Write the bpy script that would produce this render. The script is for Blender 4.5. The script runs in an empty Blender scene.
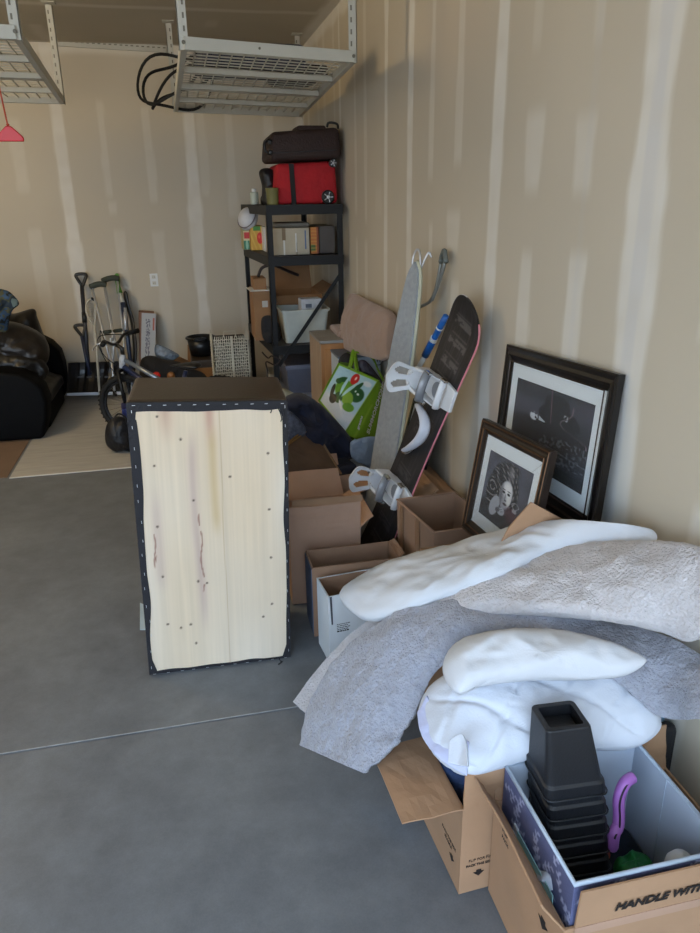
import bpy, math, random
import numpy as np
from mathutils import Vector, Matrix, noise
random.seed(7)
COL = bpy.context.scene.collection
PI = math.pi
# ------------------------------------------------------------------ camera
FPX, PITCH, YAW, ROLL, CAMH = 725.665, .355830207, .217275, -.01582500, 1.88
fw = Vector((math.sin(YAW)*math.cos(PITCH), math.cos(YAW)*math.cos(PITCH), -math.sin(PITCH)))
rt0 = Vector((math.cos(YAW), -math.sin(YAW), 0)); up0 = rt0.cross(fw)
rt = rt0*math.cos(ROLL)+up0*math.sin(ROLL); up = rt.cross(fw)
CAM = Vector((0, 0, CAMH))
cd = bpy.data.cameras.new('camera'); cam = bpy.data.objects.new('camera', cd); COL.objects.link(cam)
cd.sensor_fit = 'VERTICAL'; cd.sensor_height = 24; cd.lens = FPX/933*24; cd.clip_start = .05
cam.matrix_world = Matrix((( rt.x, up.x, -fw.x, 0), (rt.y, up.y, -fw.y, 0), (rt.z, up.z, -fw.z, CAMH), (0, 0, 0, 1)))
bpy.context.scene.camera = cam
W, D, H = 1.29, 7.73, 3.2          # right wall, back wall, ceiling

def P(px, py, x=None, y=None, z=None):
    """point of the place seen at (px, py) on a plane of constant x, y or z"""
    d = rt*(px-350) - up*(py-466.5) + fw*FPX
    if z is not None: t = (z-CAMH)/d.z
    elif x is not None: t = x/d.x
    else: t = y/d.y
    return CAM + d*t
def PX(px, py, v): return P(px, py, x=v)
def PY(px, py, v): return P(px, py, y=v)
def PZ(px, py, v=0.): return P(px, py, z=v)

# ------------------------------------------------------------------ materials
MATS = {}
def hexs(c):
    if isinstance(c, str):
        c = [int(c[i:i+2], 16)/255 for i in (0, 2, 4)]
        c = [v/12.92 if v <= .04045 else ((v+.055)/1.055)**2.4 for v in c]
    return (*c[:3], 1)
def mat(name, col, rough=.6, metal=0., var=.12, scale=8., bump=0., bscale=60., spec=.5, attr=None, sheen=0., alpha=1., trans=0., stretch=None, coat=0.):
    if name in MATS: return MATS[name]
    m = bpy.data.materials.new(name); m.use_nodes = True
    N, L = m.node_tree.nodes, m.node_tree.links
    b = N['Principled BSDF']
    b.inputs['Roughness'].default_value = rough; b.inputs['Metallic'].default_value = metal
    b.inputs['Specular IOR Level'].default_value = spec
    b.inputs['Sheen Weight'].default_value = sheen
    b.inputs['Coat Weight'].default_value = coat
    if alpha < 1: b.inputs['Alpha'].default_value = alpha
    b.inputs['Transmission Weight'].default_value = trans
    tc = N.new('ShaderNodeTexCoord'); mp = N.new('ShaderNodeMapping'); L.new(tc.outputs['Object'], mp.inputs[0])
    if stretch: mp.inputs['Scale'].default_value = stretch
    if attr:
        at = N.new('ShaderNodeAttribute'); at.attribute_name = attr; base = at.outputs['Color']
    else:
        rgb = N.new('ShaderNodeRGB'); rgb.outputs[0].default_value = hexs(col); base = rgb.outputs[0]
    if var > 0:
        nz = N.new('ShaderNodeTexNoise'); nz.inputs['Scale'].default_value = scale; nz.inputs['Detail'].default_value = 5
        L.new(mp.outputs[0], nz.inputs['Vector'])
        mr = N.new('ShaderNodeMapRange'); mr.inputs[1].default_value = .25; mr.inputs[2].default_value = .75
        mr.inputs[3].default_value = 1-var; mr.inputs[4].default_value = 1+var
        L.new(nz.outputs[0], mr.inputs[0])
        mx = N.new('ShaderNodeVectorMath'); mx.operation = 'SCALE'
        L.new(base, mx.inputs[0]); L.new(mr.outputs[0], mx.inputs['Scale']); base = mx.outputs[0]
    L.new(base, b.inputs['Base Color'])
    if bump > 0:
        n2 = N.new('ShaderNodeTexNoise'); n2.inputs['Scale'].default_value = bscale; n2.inputs['Detail'].default_value = 4
        L.new(mp.outputs[0], n2.inputs['Vector'])
        bp = N.new('ShaderNodeBump'); bp.inputs['Strength'].default_value = min(1, bump); bp.inputs['Distance'].default_value = .01
        L.new(n2.outputs[0], bp.inputs['Height']); L.new(bp.outputs[0], b.inputs['Normal'])
    MATS[name] = m
    return m
card = mat('cardboard', 'ab8a74', .85, var=.10, scale=5, bump=.15, bscale=30)
cardwarm = mat('cardboard_warm', 'a58264', .85, var=.10, scale=5, bump=.15, bscale=30)
cardin = mat('cardboard_brown', '8e6f58', .85, var=.10, scale=5, bump=.15, bscale=30)
carddark = mat('cardboard_dark', '93755f', .85, var=.15, scale=5, bump=.2, bscale=30)
cardwhite = mat('cardboard_white', 'cfd3d6', .7, var=.04, scale=5)
tape = mat('packing_tape', '93745a', .3, var=.1)
blackmet = mat('black_metal', '101113', .55, .0, var=.1, spec=.35)
blackpl = mat('black_plastic', '15171a', .38, var=.15)
blackrub = mat('black_rubber', '0c0c0c', .8, var=.1, bump=.3, bscale=90)
whitemet = mat('white_enamel', 'b4b3aa', .45, var=.05)
steel = mat('brushed_steel', 'c4c6c9', .4, .6, var=.08)
chrome = mat('chrome', 'd0d2d4', .15, 1., var=.03)
whitepl = mat('white_plastic', 'dcdedd', .4, var=.03)
redpl = mat('red_plastic', 'c01c22', .4, var=.08)
ink = mat('black_ink', '1d1715', .7, var=.05)
grey_ink = mat('grey_ink', '4a4a55', .7, var=.05)

# ------------------------------------------------------------------ mesh builder
class MB:
    def __init__(s): s.v = []; s.f = []; s.mi = []; s.k = 0
    def add(s, vs, fs, k=None):
        n = len(s.v); s.v += [Vector(v) for v in vs]; s.f += [tuple(i+n for i in f) for f in fs]
        s.mi += [s.k if k is None else k]*len(fs); return s
    def box(s, c, size, M=None, k=None):
        c = Vector(c); a = [q/2 for q in size]; vs = []
        for x in (-1, 1):
            for y in (-1, 1):
                for z in (-1, 1):
                    p = Vector((x*a[0], y*a[1], z*a[2]))
                    vs.append((M @ (c+p)) if M else c+p)
        return s.add(vs, [(0,1,3,2),(4,6,7,5),(0,4,5,1),(2,3,7,6),(0,2,6,4),(1,5,7,3)], k)
    def hexa(s, b4, t4, k=None):
        return s.add(list(b4)+list(t4), [(3,2,1,0),(4,5,6,7),(0,1,5,4),(1,2,6,5),(2,3,7,6),(3,0,4,7)], k)
    def tube(s, pts, r, n=8, closed=False, k=None, flat=1.):
        pts = [Vector(p) for p in pts]; m = len(pts)
        rs = r if isinstance(r, (list, tuple)) else [r]*m
        vs = []; nrm = None
        for i, p in enumerate(pts):
            if closed: t = (pts[(i+1) % m]-pts[i-1])
            else: t = pts[min(i+1, m-1)]-pts[max(i-1, 0)]
            t.normalize()
            if nrm is None:
                nrm = t.orthogonal().normalized()
                if abs(t.z) < .9: nrm = (Vector((0,0,1))-t*t.z).normalized()
            else:
                nrm = (nrm-t*nrm.dot(t)).normalized()
            b = t.cross(nrm)
            for j in range(n):
                a = 2*PI*j/n
                vs.append(p+nrm*(rs[i]*math.cos(a)*flat)+b*(rs[i]*math.sin(a)))
        fs = []
        for i in range(m if closed else m-1):
            i2 = (i+1) % m
            for j in range(n):
                j2 = (j+1) % n
                fs.append((i*n+j, i*n+j2, i2*n+j2, i2*n+j))
        if not closed:
            fs.append(tuple(range(n))[::-1]); fs.append(tuple((m-1)*n+j for j in range(n)))
        return s.add(vs, fs, k)
    def lathe(s, prof, M=None, n=32, k=None):
        vs = []; fs = []
        for (r, z) in prof:
            for j in range(n):
                a = 2*PI*j/n; p = Vector((r*math.cos(a), r*math.sin(a), z)); vs.append(M @ p if M else p)
        for i in range(len(prof)-1):
            for j in range(n):
                j2 = (j+1) % n; fs.append((i*n+j, i*n+j2, (i+1)*n+j2, (i+1)*n+j))
        return s.add(vs, fs, k)
    def torus(s, c, R_, r, M=None, n=40, m=8, k=None):
        pts = []
        for j in range(n):
            a = 2*PI*j/n; p = Vector(c)+Vector((R_*math.cos(a), R_*math.sin(a), 0)); pts.append(M @ p if M else p)
        return s.tube(pts, r, m, True, k)
    def prism(s, poly, h, M=None, k=None):
        n = len(poly)
        lo = [Vector((p[0], p[1], 0)) for p in poly]; hi = [Vector((p[0], p[1], h)) for p in poly]
        vs = lo+hi
        if M: vs = [M @ v for v in vs]
        return s.add(vs, [tuple(range(n))[::-1], tuple(range(n, 2*n))]+[(i, (i+1) % n, n+(i+1) % n, n+i) for i in range(n)], k)
    def grid(s, G, k=None, closed=False):
        r, c = len(G), len(G[0]); vs = [p for row in G for p in row]
        fs = [(i*c+j, i*c+(j+1) % c, (i+1)*c+(j+1) % c, (i+1)*c+j) for i in range(r-1) for j in range(c if closed else c-1)]
        return s.add(vs, fs, k)
def root_loc(o):
    v = Vector((0, 0, 0))
    while o is not None: v += o.location; o = o.parent
    return v
def tag(o, label=None, cat=None, group=None, kind=None):
    if label: o['label'] = label
    if cat: o['category'] = cat
    if group: o['group'] = group
    if kind: o['kind'] = kind
    return o
def thing(name, label, cat, loc=(0, 0, 0), group=None, rotz=0):
    o = bpy.data.objects.new(name, None); COL.objects.link(o); o.location = loc; o.empty_display_size = .1
    o.rotation_euler = (0, 0, rotz)
    return tag(o, label, cat, group)
def part(name, mb, m, parent=None, smooth=False, bevel=0., loc=None, label=None, solid=0., sub=0, weld=False, fix=True):
    """links one mesh; vertices come in world coordinates"""
    if loc is None: loc = Vector((0, 0, 0)) if parent else None
    vs = mb.v
    if parent is None:
        if loc is None:
            xs = [v.x for v in vs]; ys = [v.y for v in vs]; zs = [v.z for v in vs]
            loc = Vector(((min(xs)+max(xs))/2, (min(ys)+max(ys))/2, min(zs)))
        off = Vector(loc)
    else: off = root_loc(parent)+Vector(loc)
    me = bpy.data.meshes.new(name); me.from_pydata([v-off for v in vs], [], mb.f)
    for q in (m if isinstance(m, (list, tuple)) else [m]): me.materials.append(q)
    me.polygons.foreach_set('material_index', mb.mi)
    me.polygons.foreach_set('use_smooth', [smooth]*len(mb.f)); me.update()
    if fix:
        import bmesh
        bm = bmesh.new(); bm.from_mesh(me)
        if weld: bmesh.ops.remove_doubles(bm, verts=bm.verts, dist=1e-5)
        bmesh.ops.recalc_face_normals(bm, faces=bm.faces); bm.to_mesh(me); bm.free()
    o = bpy.data.objects.new(name, me); COL.objects.link(o); o.location = loc
    if parent: o.parent = parent
    if label: o['label'] = label
    if solid:
        md = o.modifiers.new('solid', 'SOLIDIFY'); md.thickness = solid; md.offset = -1 if solid > 0 else 0
    if bevel:
        md = o.modifiers.new('bevel', 'BEVEL'); md.width = bevel; md.segments = 3 if bevel > .004 else 2; md.limit_method = 'ANGLE'; md.angle_limit = .6
    if sub:
        md = o.modifiers.new('sub', 'SUBSURF'); md.levels = sub; md.render_levels = sub
    return o
def copy_tree(o, parent=None):
    c = o.copy(); COL.objects.link(c); c.parent = parent
    for ch in [q for q in bpy.data.objects if q.parent == o]: copy_tree(ch, c)
    return c
def cr(pts, n, closed=False):
    """Catmull-Rom resampling to n points"""
    pts = [Vector(p) for p in pts]; m = len(pts); out = []
    segs = m if closed else m-1
    for i in range(n):
        t = i/(n if closed else n-1)*segs; k = min(int(t), segs-1); u = t-k
        if closed: a, b, c, d = pts[(k-1) % m], pts[k], pts[(k+1) % m], pts[(k+2) % m]
        else: a, b, c, d = pts[max(k-1, 0)], pts[k], pts[k+1], pts[min(k+2, m-1)]
        out.append(.5*((2*b)+(c-a)*u+(2*a-5*b+4*c-d)*u*u+(3*b-a-3*c+d)*u**3))
    return out
def fbm(p, s, o=4): return noise.fractal(Vector(p)*s, 1.0, 2.0, o)
def frame(o, x, y=None, z=None):
    """matrix with origin o, first axis x, second axis roughly y"""
    x = Vector(x).normalized(); z = x.cross(Vector(y)).normalized() if y is not None else Vector(z).normalized()
    y = z.cross(x)
    return Matrix(((x.x, y.x, z.x, o[0]), (x.y, y.y, z.y, o[1]), (x.z, y.z, z.z, o[2]), (0, 0, 0, 1)))
def text_mesh(s, size, M, depth=.0006, align='LEFT', shear=0., bold=0.):
    c = bpy.data.curves.new('t', 'FONT'); c.body = s; c.size = size; c.extrude = depth; c.align_x = align; c.shear = shear; c.offset = bold
    c.resolution_u = 3
    o = bpy.data.objects.new('t', c); COL.objects.link(o)
    dg = bpy.context.evaluated_depsgraph_get(); me = bpy.data.meshes.new_from_object(o.evaluated_get(dg))
    mb = MB(); mb.add([M @ v.co for v in me.vertices], [tuple(p.vertices) for p in me.polygons])
    bpy.data.objects.remove(o); bpy.data.curves.remove(c); bpy.data.meshes.remove(me)
    return mb
def painted(name, M, w, h, fn, m, parent=None, nx=120, ny=120, thick=.002, loc=None):
    """flat panel w x h (matrix M, lower left corner at origin) whose colours come from fn(u, v)"""
    u, v = np.meshgrid(np.linspace(0, 1, nx+1), np.linspace(0, 1, ny+1))
    G = [[M @ Vector((u[i, j]*w, v[i, j]*h, thick)) for j in range(nx+1)] for i in range(ny+1)]
    mb = MB(); mb.grid(G)
    nb = len(mb.v)
    corners = [M @ Vector(q) for q in ((0,0,0),(w,0,0),(w,h,0),(0,h,0))]
    mb.add(corners, [(3,2,1,0)])
    c = [0, nx, (ny+1)*(nx+1)-1, ny*(nx+1)]
    for a, b in ((0,1),(1,2),(2,3),(3,0)): mb.f.append((nb+a, nb+b, c[b], c[a])); mb.mi.append(0)
    o = part(name, mb, m, parent, fix=False, loc=loc)
    col = np.ones((len(mb.v), 4)); rgb = fn(u, v); col[:nb, :3] = np.clip(rgb.reshape(-1, 3), 0, 1)
    col[nb:, :3] = col[:nb, :3].mean(0)
    lin = np.where(col[:, :3] <= .04045, col[:, :3]/12.92, ((col[:, :3]+.055)/1.055)**2.4); col[:, :3] = lin
    a = o.data.color_attributes.new('Paint', 'FLOAT_COLOR', 'POINT'); a.data.foreach_set('color', col.ravel())
    return o
def vnoise(u, v, s, seed=0):
    """smooth value noise on arrays"""
    x, y = u*s, v*s; xi, yi = np.floor(x).astype(int), np.floor(y).astype(int); fx, fy = x-xi, y-yi
    fx = fx*fx*(3-2*fx); fy = fy*fy*(3-2*fy)
    def hsh(a, b): q = np.sin(a*127.1+b*311.7+seed*74.7)*43758.5453; return q-np.floor(q)
    return (hsh(xi,yi)*(1-fx)+hsh(xi+1,yi)*fx)*(1-fy)+(hsh(xi,yi+1)*(1-fx)+hsh(xi+1,yi+1)*fx)*fy
def mixc(base, c, k):
    k = np.clip(k, 0, 1)[..., None]; return base*(1-k)+np.array(c)*k
def sm(x, a, b): t = np.clip((x-a)/(b-a), 0, 1); return t*t*(3-2*t)

# cardboard box --------------------------------------------------------------
def rect3(a, b, c, z):
    """rectangle from three pixel corners at height z: origin, unit u (a->b), v (perpendicular, towards c), lengths"""
    A, B, C_ = PZ(*a, z), PZ(*b, z), PZ(*c, z); u = (B-A); w = u.length; u.normalize()
    v = Vector((-u.y, u.x, 0)); d = (C_-B).dot(v)
    if d < 0: v = -v; d = -d
    return A, u, v, w, d
def carton(name, label, cat, A, u, v, w, d, z0, z1, m, flaps=(), group=None, closed=False, th=.006, floor_fill=None, inner=None, taper=0.):
    """A = corner at the rim; u, v = unit edge directions; flaps = (side, length, angle up from horizontal outwards)"""
    u = Vector(u); v = Vector(v); A = Vector((A[0], A[1], 0)); c = A+u*w/2+v*d/2
    t = thing(name, label, cat, (c.x, c.y, z0), group)
    def q(a, b, z): return A+u*a+v*b+Vector((0, 0, z))
    mb = MB()
    def wall(a0, b0, a1, b1): mb.hexa([q(a0,b0,z0), q(a1,b0,z0), q(a1,b1,z0), q(a0,b1,z0)], [q(a0,b0,z1), q(a1,b0,z1), q(a1,b1,z1), q(a0,b1,z1)])
    wall(0, 0, w, th); wall(0, d-th, w, d); wall(0, th, th, d-th); wall(w-th, th, w, d-th)
    mb.hexa([q(th,th,z0), q(w-th,th,z0), q(w-th,d-th,z0), q(th,d-th,z0)], [q(th,th,z0+th), q(w-th,th,z0+th), q(w-th,d-th,z0+th), q(th,d-th,z0+th)])
    if closed:
        mb.hexa([q(0,0,z1), q(w,0,z1), q(w,d,z1), q(0,d,z1)], [q(0,0,z1+.004), q(w,0,z1+.004), q(w,d,z1+.004), q(0,d,z1+.004)])
    part('box_body', mb, m, t)
    E_ = {'v0': (q(0,0,z1), u, -v, w), 'v1': (q(0,d,z1), u, v, w), 'u0': (q(0,0,z1), v, -u, d), 'u1': (q(w,0,z1), v, u, d)}
    for fl in flaps:
        side, ln, ang = fl[:3]; cut = fl[3] if len(fl) > 3 else .012
        o, e, n, L_ = E_[side]; dr = n*math.cos(math.radians(ang))+Vector((0,0,1))*math.sin(math.radians(ang))
        nn = e.cross(dr).normalized()*.0022
        K = 8; G = []; H_ = []
        for i in range(K+1):
            s_ = i/K; row = []; row2 = []
            for j in range(K+1):
                r_ = j/K; e0 = cut*s_
                p = o+e*(e0+(L_-2*e0)*r_)+dr*(ln*s_)+nn.normalized()*(.006*math.sin(s_*2.2)*math.sin(PI*r_)+.004*fbm(o+e*r_+dr*s_, 3))
                row.append(p+nn); row2.append(p-nn)
            G.append(row); H_.append(row2)
        mf = MB(); mf.grid(G); n0 = len(mf.v); mf.grid([r[::-1] for r in H_])
        def idx(i, j): return i*(K+1)+j
        def idb(i, j): return n0+i*(K+1)+(K-j)
        ring = [(0, j) for j in range(K)]+[(i, K) for i in range(K)]+[(K, j) for j in range(K, 0, -1)]+[(i, 0) for i in range(K, 0, -1)]
        for a in range(len(ring)):
            p1, p2 = ring[a], ring[(a+1) % len(ring)]; mf.f.append((idx(*p1), idb(*p1), idb(*p2), idx(*p2))); mf.mi.append(0)
        part('flap', mf, inner or m, t)
    return t
def strip(t, name, pts, wid, nrm, m, th=.0008):
    """thin tape strip through pts on a surface with normal nrm"""
    mb = MB(); nrm = Vector(nrm).normalized()
    for a, b in zip(pts[:-1], pts[1:]):
        a, b = Vector(a), Vector(b); s_ = (b-a).cross(nrm).normalized()*wid/2
        mb.hexa([a-s_, b-s_, b+s_, a+s_], [a-s_+nrm*th, b-s_+nrm*th, b+s_+nrm*th, a+s_+nrm*th])
    return part(name, mb, m, t)

# soft things -----------------------------------------------------------------
def membrane(O2, off, res=110, its=900):
    """smooth fill of a planar outline: harmonic offset and inflated height, as sampled grids"""
    O2 = np.array(O2); off = np.array(off); lo = O2.min(0)-.01; hi = O2.max(0)+.01; sz = hi-lo; hstep = sz.max()/res
    nx, ny = int(sz[0]/hstep)+3, int(sz[1]/hstep)+3
    gx, gy = np.meshgrid(lo[0]+np.arange(nx)*hstep, lo[1]+np.arange(ny)*hstep, indexing='ij')
    ins = np.zeros(gx.shape, bool); x1, y1 = O2[:, 0], O2[:, 1]; x2, y2 = np.roll(x1, -1), np.roll(y1, -1)
    for a, b, c, d in zip(x1, y1, x2, y2):
        if b == d: continue
        cr_ = ((b > gy) != (d > gy)) & (gx < (c-a)*(gy-b)/(d-b)+a); ins ^= cr_
    base = np.zeros(gx.shape); dd = np.full(gx.shape, 1e9)
    for p, o in zip(O2, off):
        q = (gx-p[0])**2+(gy-p[1])**2; m = q < dd; dd = np.where(m, q, dd); base = np.where(m, o, base)
    fixed = base.copy(); base = np.where(ins, off.mean(), fixed); phi = np.zeros(gx.shape); w = 1.93
    par = (np.indices(gx.shape).sum(0) % 2).astype(bool)
    for it in range(its//3):
        for c in (par, ~par):
            for arr, src in ((base, 0.), (phi, hstep*hstep)):
                av = np.zeros(arr.shape); av[1:-1, 1:-1] = (arr[2:, 1:-1]+arr[:-2, 1:-1]+arr[1:-1, 2:]+arr[1:-1, :-2]+src)/4
                m = ins & c; arr[m] += (av[m]-arr[m])*w
    phi = np.maximum(phi, 0); phi /= phi.max()
    def samp(A, u, v):
        x = min(max((u-lo[0])/hstep, 0), nx-1.001); y = min(max((v-lo[1])/hstep, 0), ny-1.001); i, j = int(x), int(y); f, g_ = x-i, y-j
        return (A[i, j]*(1-f)+A[i+1, j]*f)*(1-g_)+(A[i, j+1]*(1-f)+A[i+1, j+1]*f)*g_
    return base, phi, samp
def cushion(outline, center, normal, up_t, dn_t, n=110, rings=26, p=2.4, wr=.01, ws=6, fold=.0, seed=0, quilt=0., resample=True, sag=0., folds=()):
    nr = Vector(normal).normalized(); mb = MB(); sd = Vector((seed*3.7, seed*1.3, seed*2.1))
    U = nr.orthogonal().normalized(); V_ = nr.cross(U); c = Vector(center)
    O = cr(outline, n, True); O2 = [((o-c).dot(U), (o-c).dot(V_)) for o in O]; of = [(o-c).dot(nr) for o in O]
    base, phi, samp = membrane(O2, of)
    ex = {2.4: .5, 2.2: .5, 3: .45, 3.2: .42, 4: .38, 5: .33}.get(p, .5)
    cu, cv = np.mean([q[0] for q in O2]), np.mean([q[1] for q in O2]); tops = []; bots = []
    for k in range(rings+1):
        r = math.sin(k/rings*PI/2); rt_ = []; rb_ = []
        for j in range(n):
            u, v = cu+(O2[j][0]-cu)*r, cv+(O2[j][1]-cv)*r
            if k == rings: bs, h = of[j], 0.
            else: bs, h = samp(base, u, v), samp(phi, u, v)**ex
            b = c+U*u+V_*v+nr*bs; sc_ = min(1, h*1.5)
            w = (fbm(b+sd, ws)*wr+(.5-abs(fbm(b+sd*2, ws*.6)))*wr*1.6)
            if fold: w += fold*1.8*(1-abs(fbm(Vector(((b-c).dot(U)*3.2, (b-c).dot(V_)*3.2, seed))+sd, 3.2, 2))*2)
            qd = 0
            if quilt:
                a1 = abs(((u)+.02*fbm(b+sd, 5))/quilt % 1-.5); a2 = abs(((v)+.02*fbm(b, 5))/quilt % 1-.5)
                qd = -.009*(math.exp(-(a1/.05)**2)+math.exp(-(a2/.05)**2))
            rt_.append(b+nr*(up_t*h+(w+qd)*sc_)); rb_.append(b-nr*(dn_t*h))
        tops.append(rt_); bots.append(rb_)
    mb.grid(tops, closed=True); mb.grid([r[::-1] for r in bots[:-1]]+[tops[-1][::-1]], closed=True)
    return mb
def sheet(rows, nu, nv, wr=.01, ws=5, seed=0, fuzz=0.):
    """rows of 3D control points -> smooth grid"""
    R1 = [cr(r, nu) for r in rows]; cols = [cr([R1[i][j] for i in range(len(R1))], nv) for j in range(nu)]
    sd = Vector((seed*3.1, seed, seed*2.)); G = []
    for i in range(nv):
        row = []
        for j in range(nu):
            p = cols[j][i]; j1, j0 = min(j+1, nu-1), max(j-1, 0); i1, i0 = min(i+1, nv-1), max(i-1, 0)
            nr = (cols[j1][i]-cols[j0][i]).cross(cols[j][i1]-cols[j][i0]); nr.normalize()
            if nr.z < 0: nr = -nr
            row.append(p+nr*(wr*fbm(p+sd, ws)+fuzz*fbm(p+sd, 45, 2)))
        G.append(row)
    mb = MB(); mb.grid(G); return mb

# =================================================================== THE ROOM
drywall = mat('drywall', 'bdb09a', .92, var=.03, scale=2, attr='Paint', spec=.2)
TAN = np.array([192, 182, 164])/255; MUD = np.array([220, 216, 208])/255; PINK = np.array([196, 176, 160])/255
LW = -6.2; FY = -1.0
def mudmask(s, z, spec, seed):
    """joint compound: (centre, half width, z0, z1, strength)"""
    m = np.zeros_like(s)
    for i, (c, hw, z0, z1, k) in enumerate(spec):
        e = hw*(1+.45*(vnoise(z, z*0, 2.3, seed+i)-.5)+.2*(vnoise(z, z*0, 9., seed+i+50)-.5))
        off = hw*.35*(vnoise(z, z*0, 1.4, seed+i+90)-.5)
        d = np.abs(s-c-off); q = 1-sm(d, e*.75, e*1.08)
        q *= sm(z, z0-.03, z0+.05)*(1-sm(z, z1-.05, z1+.03))
        q *= .75+.25*vnoise(s*1., z, 14, seed+i)
        m = np.maximum(m, q*k)
    return np.minimum(m*.95, 1)
back_spec = [(-1.37, .055, 1.95, 2.6, .35), (-1.33, .06, 0, 1.65, .35), (-.98, .07, 0, H, .9), (-.6, .04, 1.9, 2.75, .4), (-.59, .05, 1.75, 1.88, .45),
             (-.56, .065, .2, 1.62, .38), (-.2, .04, 1.85, 2.7, .4), (-.19, .06, .1, 1.6, .35), (.19, .065, 0, H, .85), (.3, .04, 1.9, 3, .3), (.57, .045, 1.7, 3.1, .38),
             (.62, .06, .2, 1.5, .3), (.95, .05, 1.8, 3.1, .5), (-1.8, .06, 0, H, .4), (-2.2, .09, 0, H, .8), (-2.6, .05, 0, H, .3), (-3., .05, 0, H, .3), (-3.4, .09, 0, H, .8), (-3.9, .05, 0, H, .35)]
def back_fn(u, v):
    x = LW+u*(W-LW); z = v*H
    c = TAN*np.ones(u.shape+(3,))*(1+.05*(vnoise(x, z, 1.3, 3)-.5))[..., None]
    c = mixc(c, MUD, mudmask(x, z, back_spec, 11))
    return mixc(c, MUD, (1-sm(z, .06, .1))*0+.6*sm(z+.03*vnoise(x, z*0, 5, 4), H-.1, H-.04)+.7*sm(x, W-.1, W-.04))
right_spec = [(7.4, .06, 0, H, .5), (6.9, .05, 0, H, .35), (6.6, .05, 0, H, .4), (6.2, .04, 0, H, .4), (6.0, .035, 0, H, .85), (5.5, .04, 1.75, H, .45), (5.48, .04, .3, 1.6, .5),
              (5.2, .04, 1.7, H, .45), (5.2, .045, .3, 1.6, .45), (4.85, .09, 1.75, 1.95, .2), (4.68, .045, 0, H, .9), (4.42, .03, 0, 1.5, .25), (4.22, .035, 0, H, .0), (4.18, .05, 0, H, .9),
              (3.82, .035, 1.95, H, .5), (3.8, .04, 0, 1.75, .55), (3.43, .045, 2., H, .5), (3.47, .075, 1.62, 1.82, .55), (3.42, .05, .3, 1.5, .6), (2.99, .055, 0, H, .95),
              (2.69, .035, 2.35, H, .35), (2.66, .065, 1.88, 2.17, .6), (2.66, .05, .1, 1.68, .7), (2.28, .035, 2.3, H, .35), (2.29, .075, 1.87, 2.12, .6), (2.27, .06, .1, 1.7, .8),
              (1.93, .10, 0, H, 1.), (1.5, .05, .2, 1.1, .7), (1.62, .02, 1.52, 1.58, .7), (1.2, .05, 0, H, .5), (.73, .12, 0, H, .9), (2.6, .012, 1.35, 1.42, .4), (1.98, .03, 1.2, 1.32, .4)]
def right_fn(u, v):
    y = D-u*(D-FY); z = v*H
    c = TAN*np.ones(u.shape+(3,))*(1+.05*(vnoise(y, z, 1.3, 8)-.5))[..., None]
    c = mixc(c, PINK, .8*np.exp(-((y-2.86)/.14)**2-((z-.95)/.33)**2)+.25*np.exp(-((y-3.6)/.7)**2-((z-2.6)/.25)**2))
    c = mixc(c, MUD, mudmask(y, z, right_spec, 41))
    c = mixc(c, np.array([190, 190, 195])/255, .35*mudmask(y, z, [(1.93, .035, 0, H, 1), (2.27, .02, 0, H, .4)], 77))
    c = mixc(c, MUD, .35*np.exp(-((y-3.25)/.09)**2-((z-.78)/.07)**2))
    return mixc(c, MUD, .7*sm(z+.03*vnoise(y, z*0, 5, 4), H-.1, H-.04)+.7*sm(y, D-.1, D-.04))
def ceil_fn(u, v):
    x = LW+u*(W-LW); y = D-v*(D-FY)
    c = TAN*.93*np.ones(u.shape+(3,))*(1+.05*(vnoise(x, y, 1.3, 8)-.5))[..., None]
    s_ = np.zeros_like(x)
    for yy in (6.33, 5.11, 3.89, 2.67, 1.45): s_ = np.maximum(s_, .5*(1-sm(np.abs(y-yy+.02*vnoise(x, x*0, 3, 1)), .03, .06)))
    for k, xx in enumerate((-3.3, -2.1, -.95, .42)):
        s_ = np.maximum(s_, .3*(1-sm(np.abs(x-xx+.03*vnoise(y, y*0, 3, k)), .03, .07))*sm(vnoise(y*1., x*0, 2.2, k), .35, .5))
    s_ = np.maximum(s_, .75*sm(x+.02*vnoise(y, y*0, 5, 4), W-.11, W-.06)); s_ = np.maximum(s_, .5*sm(y, D-.1, D-.05))
    return mixc(c, MUD, s_)
tag(painted('wall_back', frame((LW, D+.12, 0), (1, 0, 0), (0, 0, 1)), W-LW, H, back_fn, drywall, nx=420, ny=200, thick=.12), kind='structure')
tag(painted('wall_right', frame((W+.12, D, 0), (0, -1, 0), (0, 0, 1)), D-FY, H, right_fn, drywall, nx=620, ny=220, thick=.12), kind='structure')
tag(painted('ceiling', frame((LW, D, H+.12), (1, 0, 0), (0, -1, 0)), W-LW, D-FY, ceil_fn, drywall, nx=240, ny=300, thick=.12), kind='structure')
tag(part('wall_left', MB().box((LW-.06, (D+FY)/2, H/2), (.12, D-FY, H)), mat('drywall_plain', 'c4b498', .92, var=.05, scale=2)), kind='structure')
wf = MB(); wp = mat('drywall_plain', 'c4b498')
wf.box(((LW-5.9)/2, FY-.06, H/2), (-5.9-LW, .12, H)); wf.box(((1.1+W)/2, FY-.06, H/2), (W-1.1, .12, H)); wf.box((-2.4, FY-.06, (2.95+H)/2), (7.0, .12, H-2.95))
tag(part('wall_front', wf, wp), kind='structure')

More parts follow.
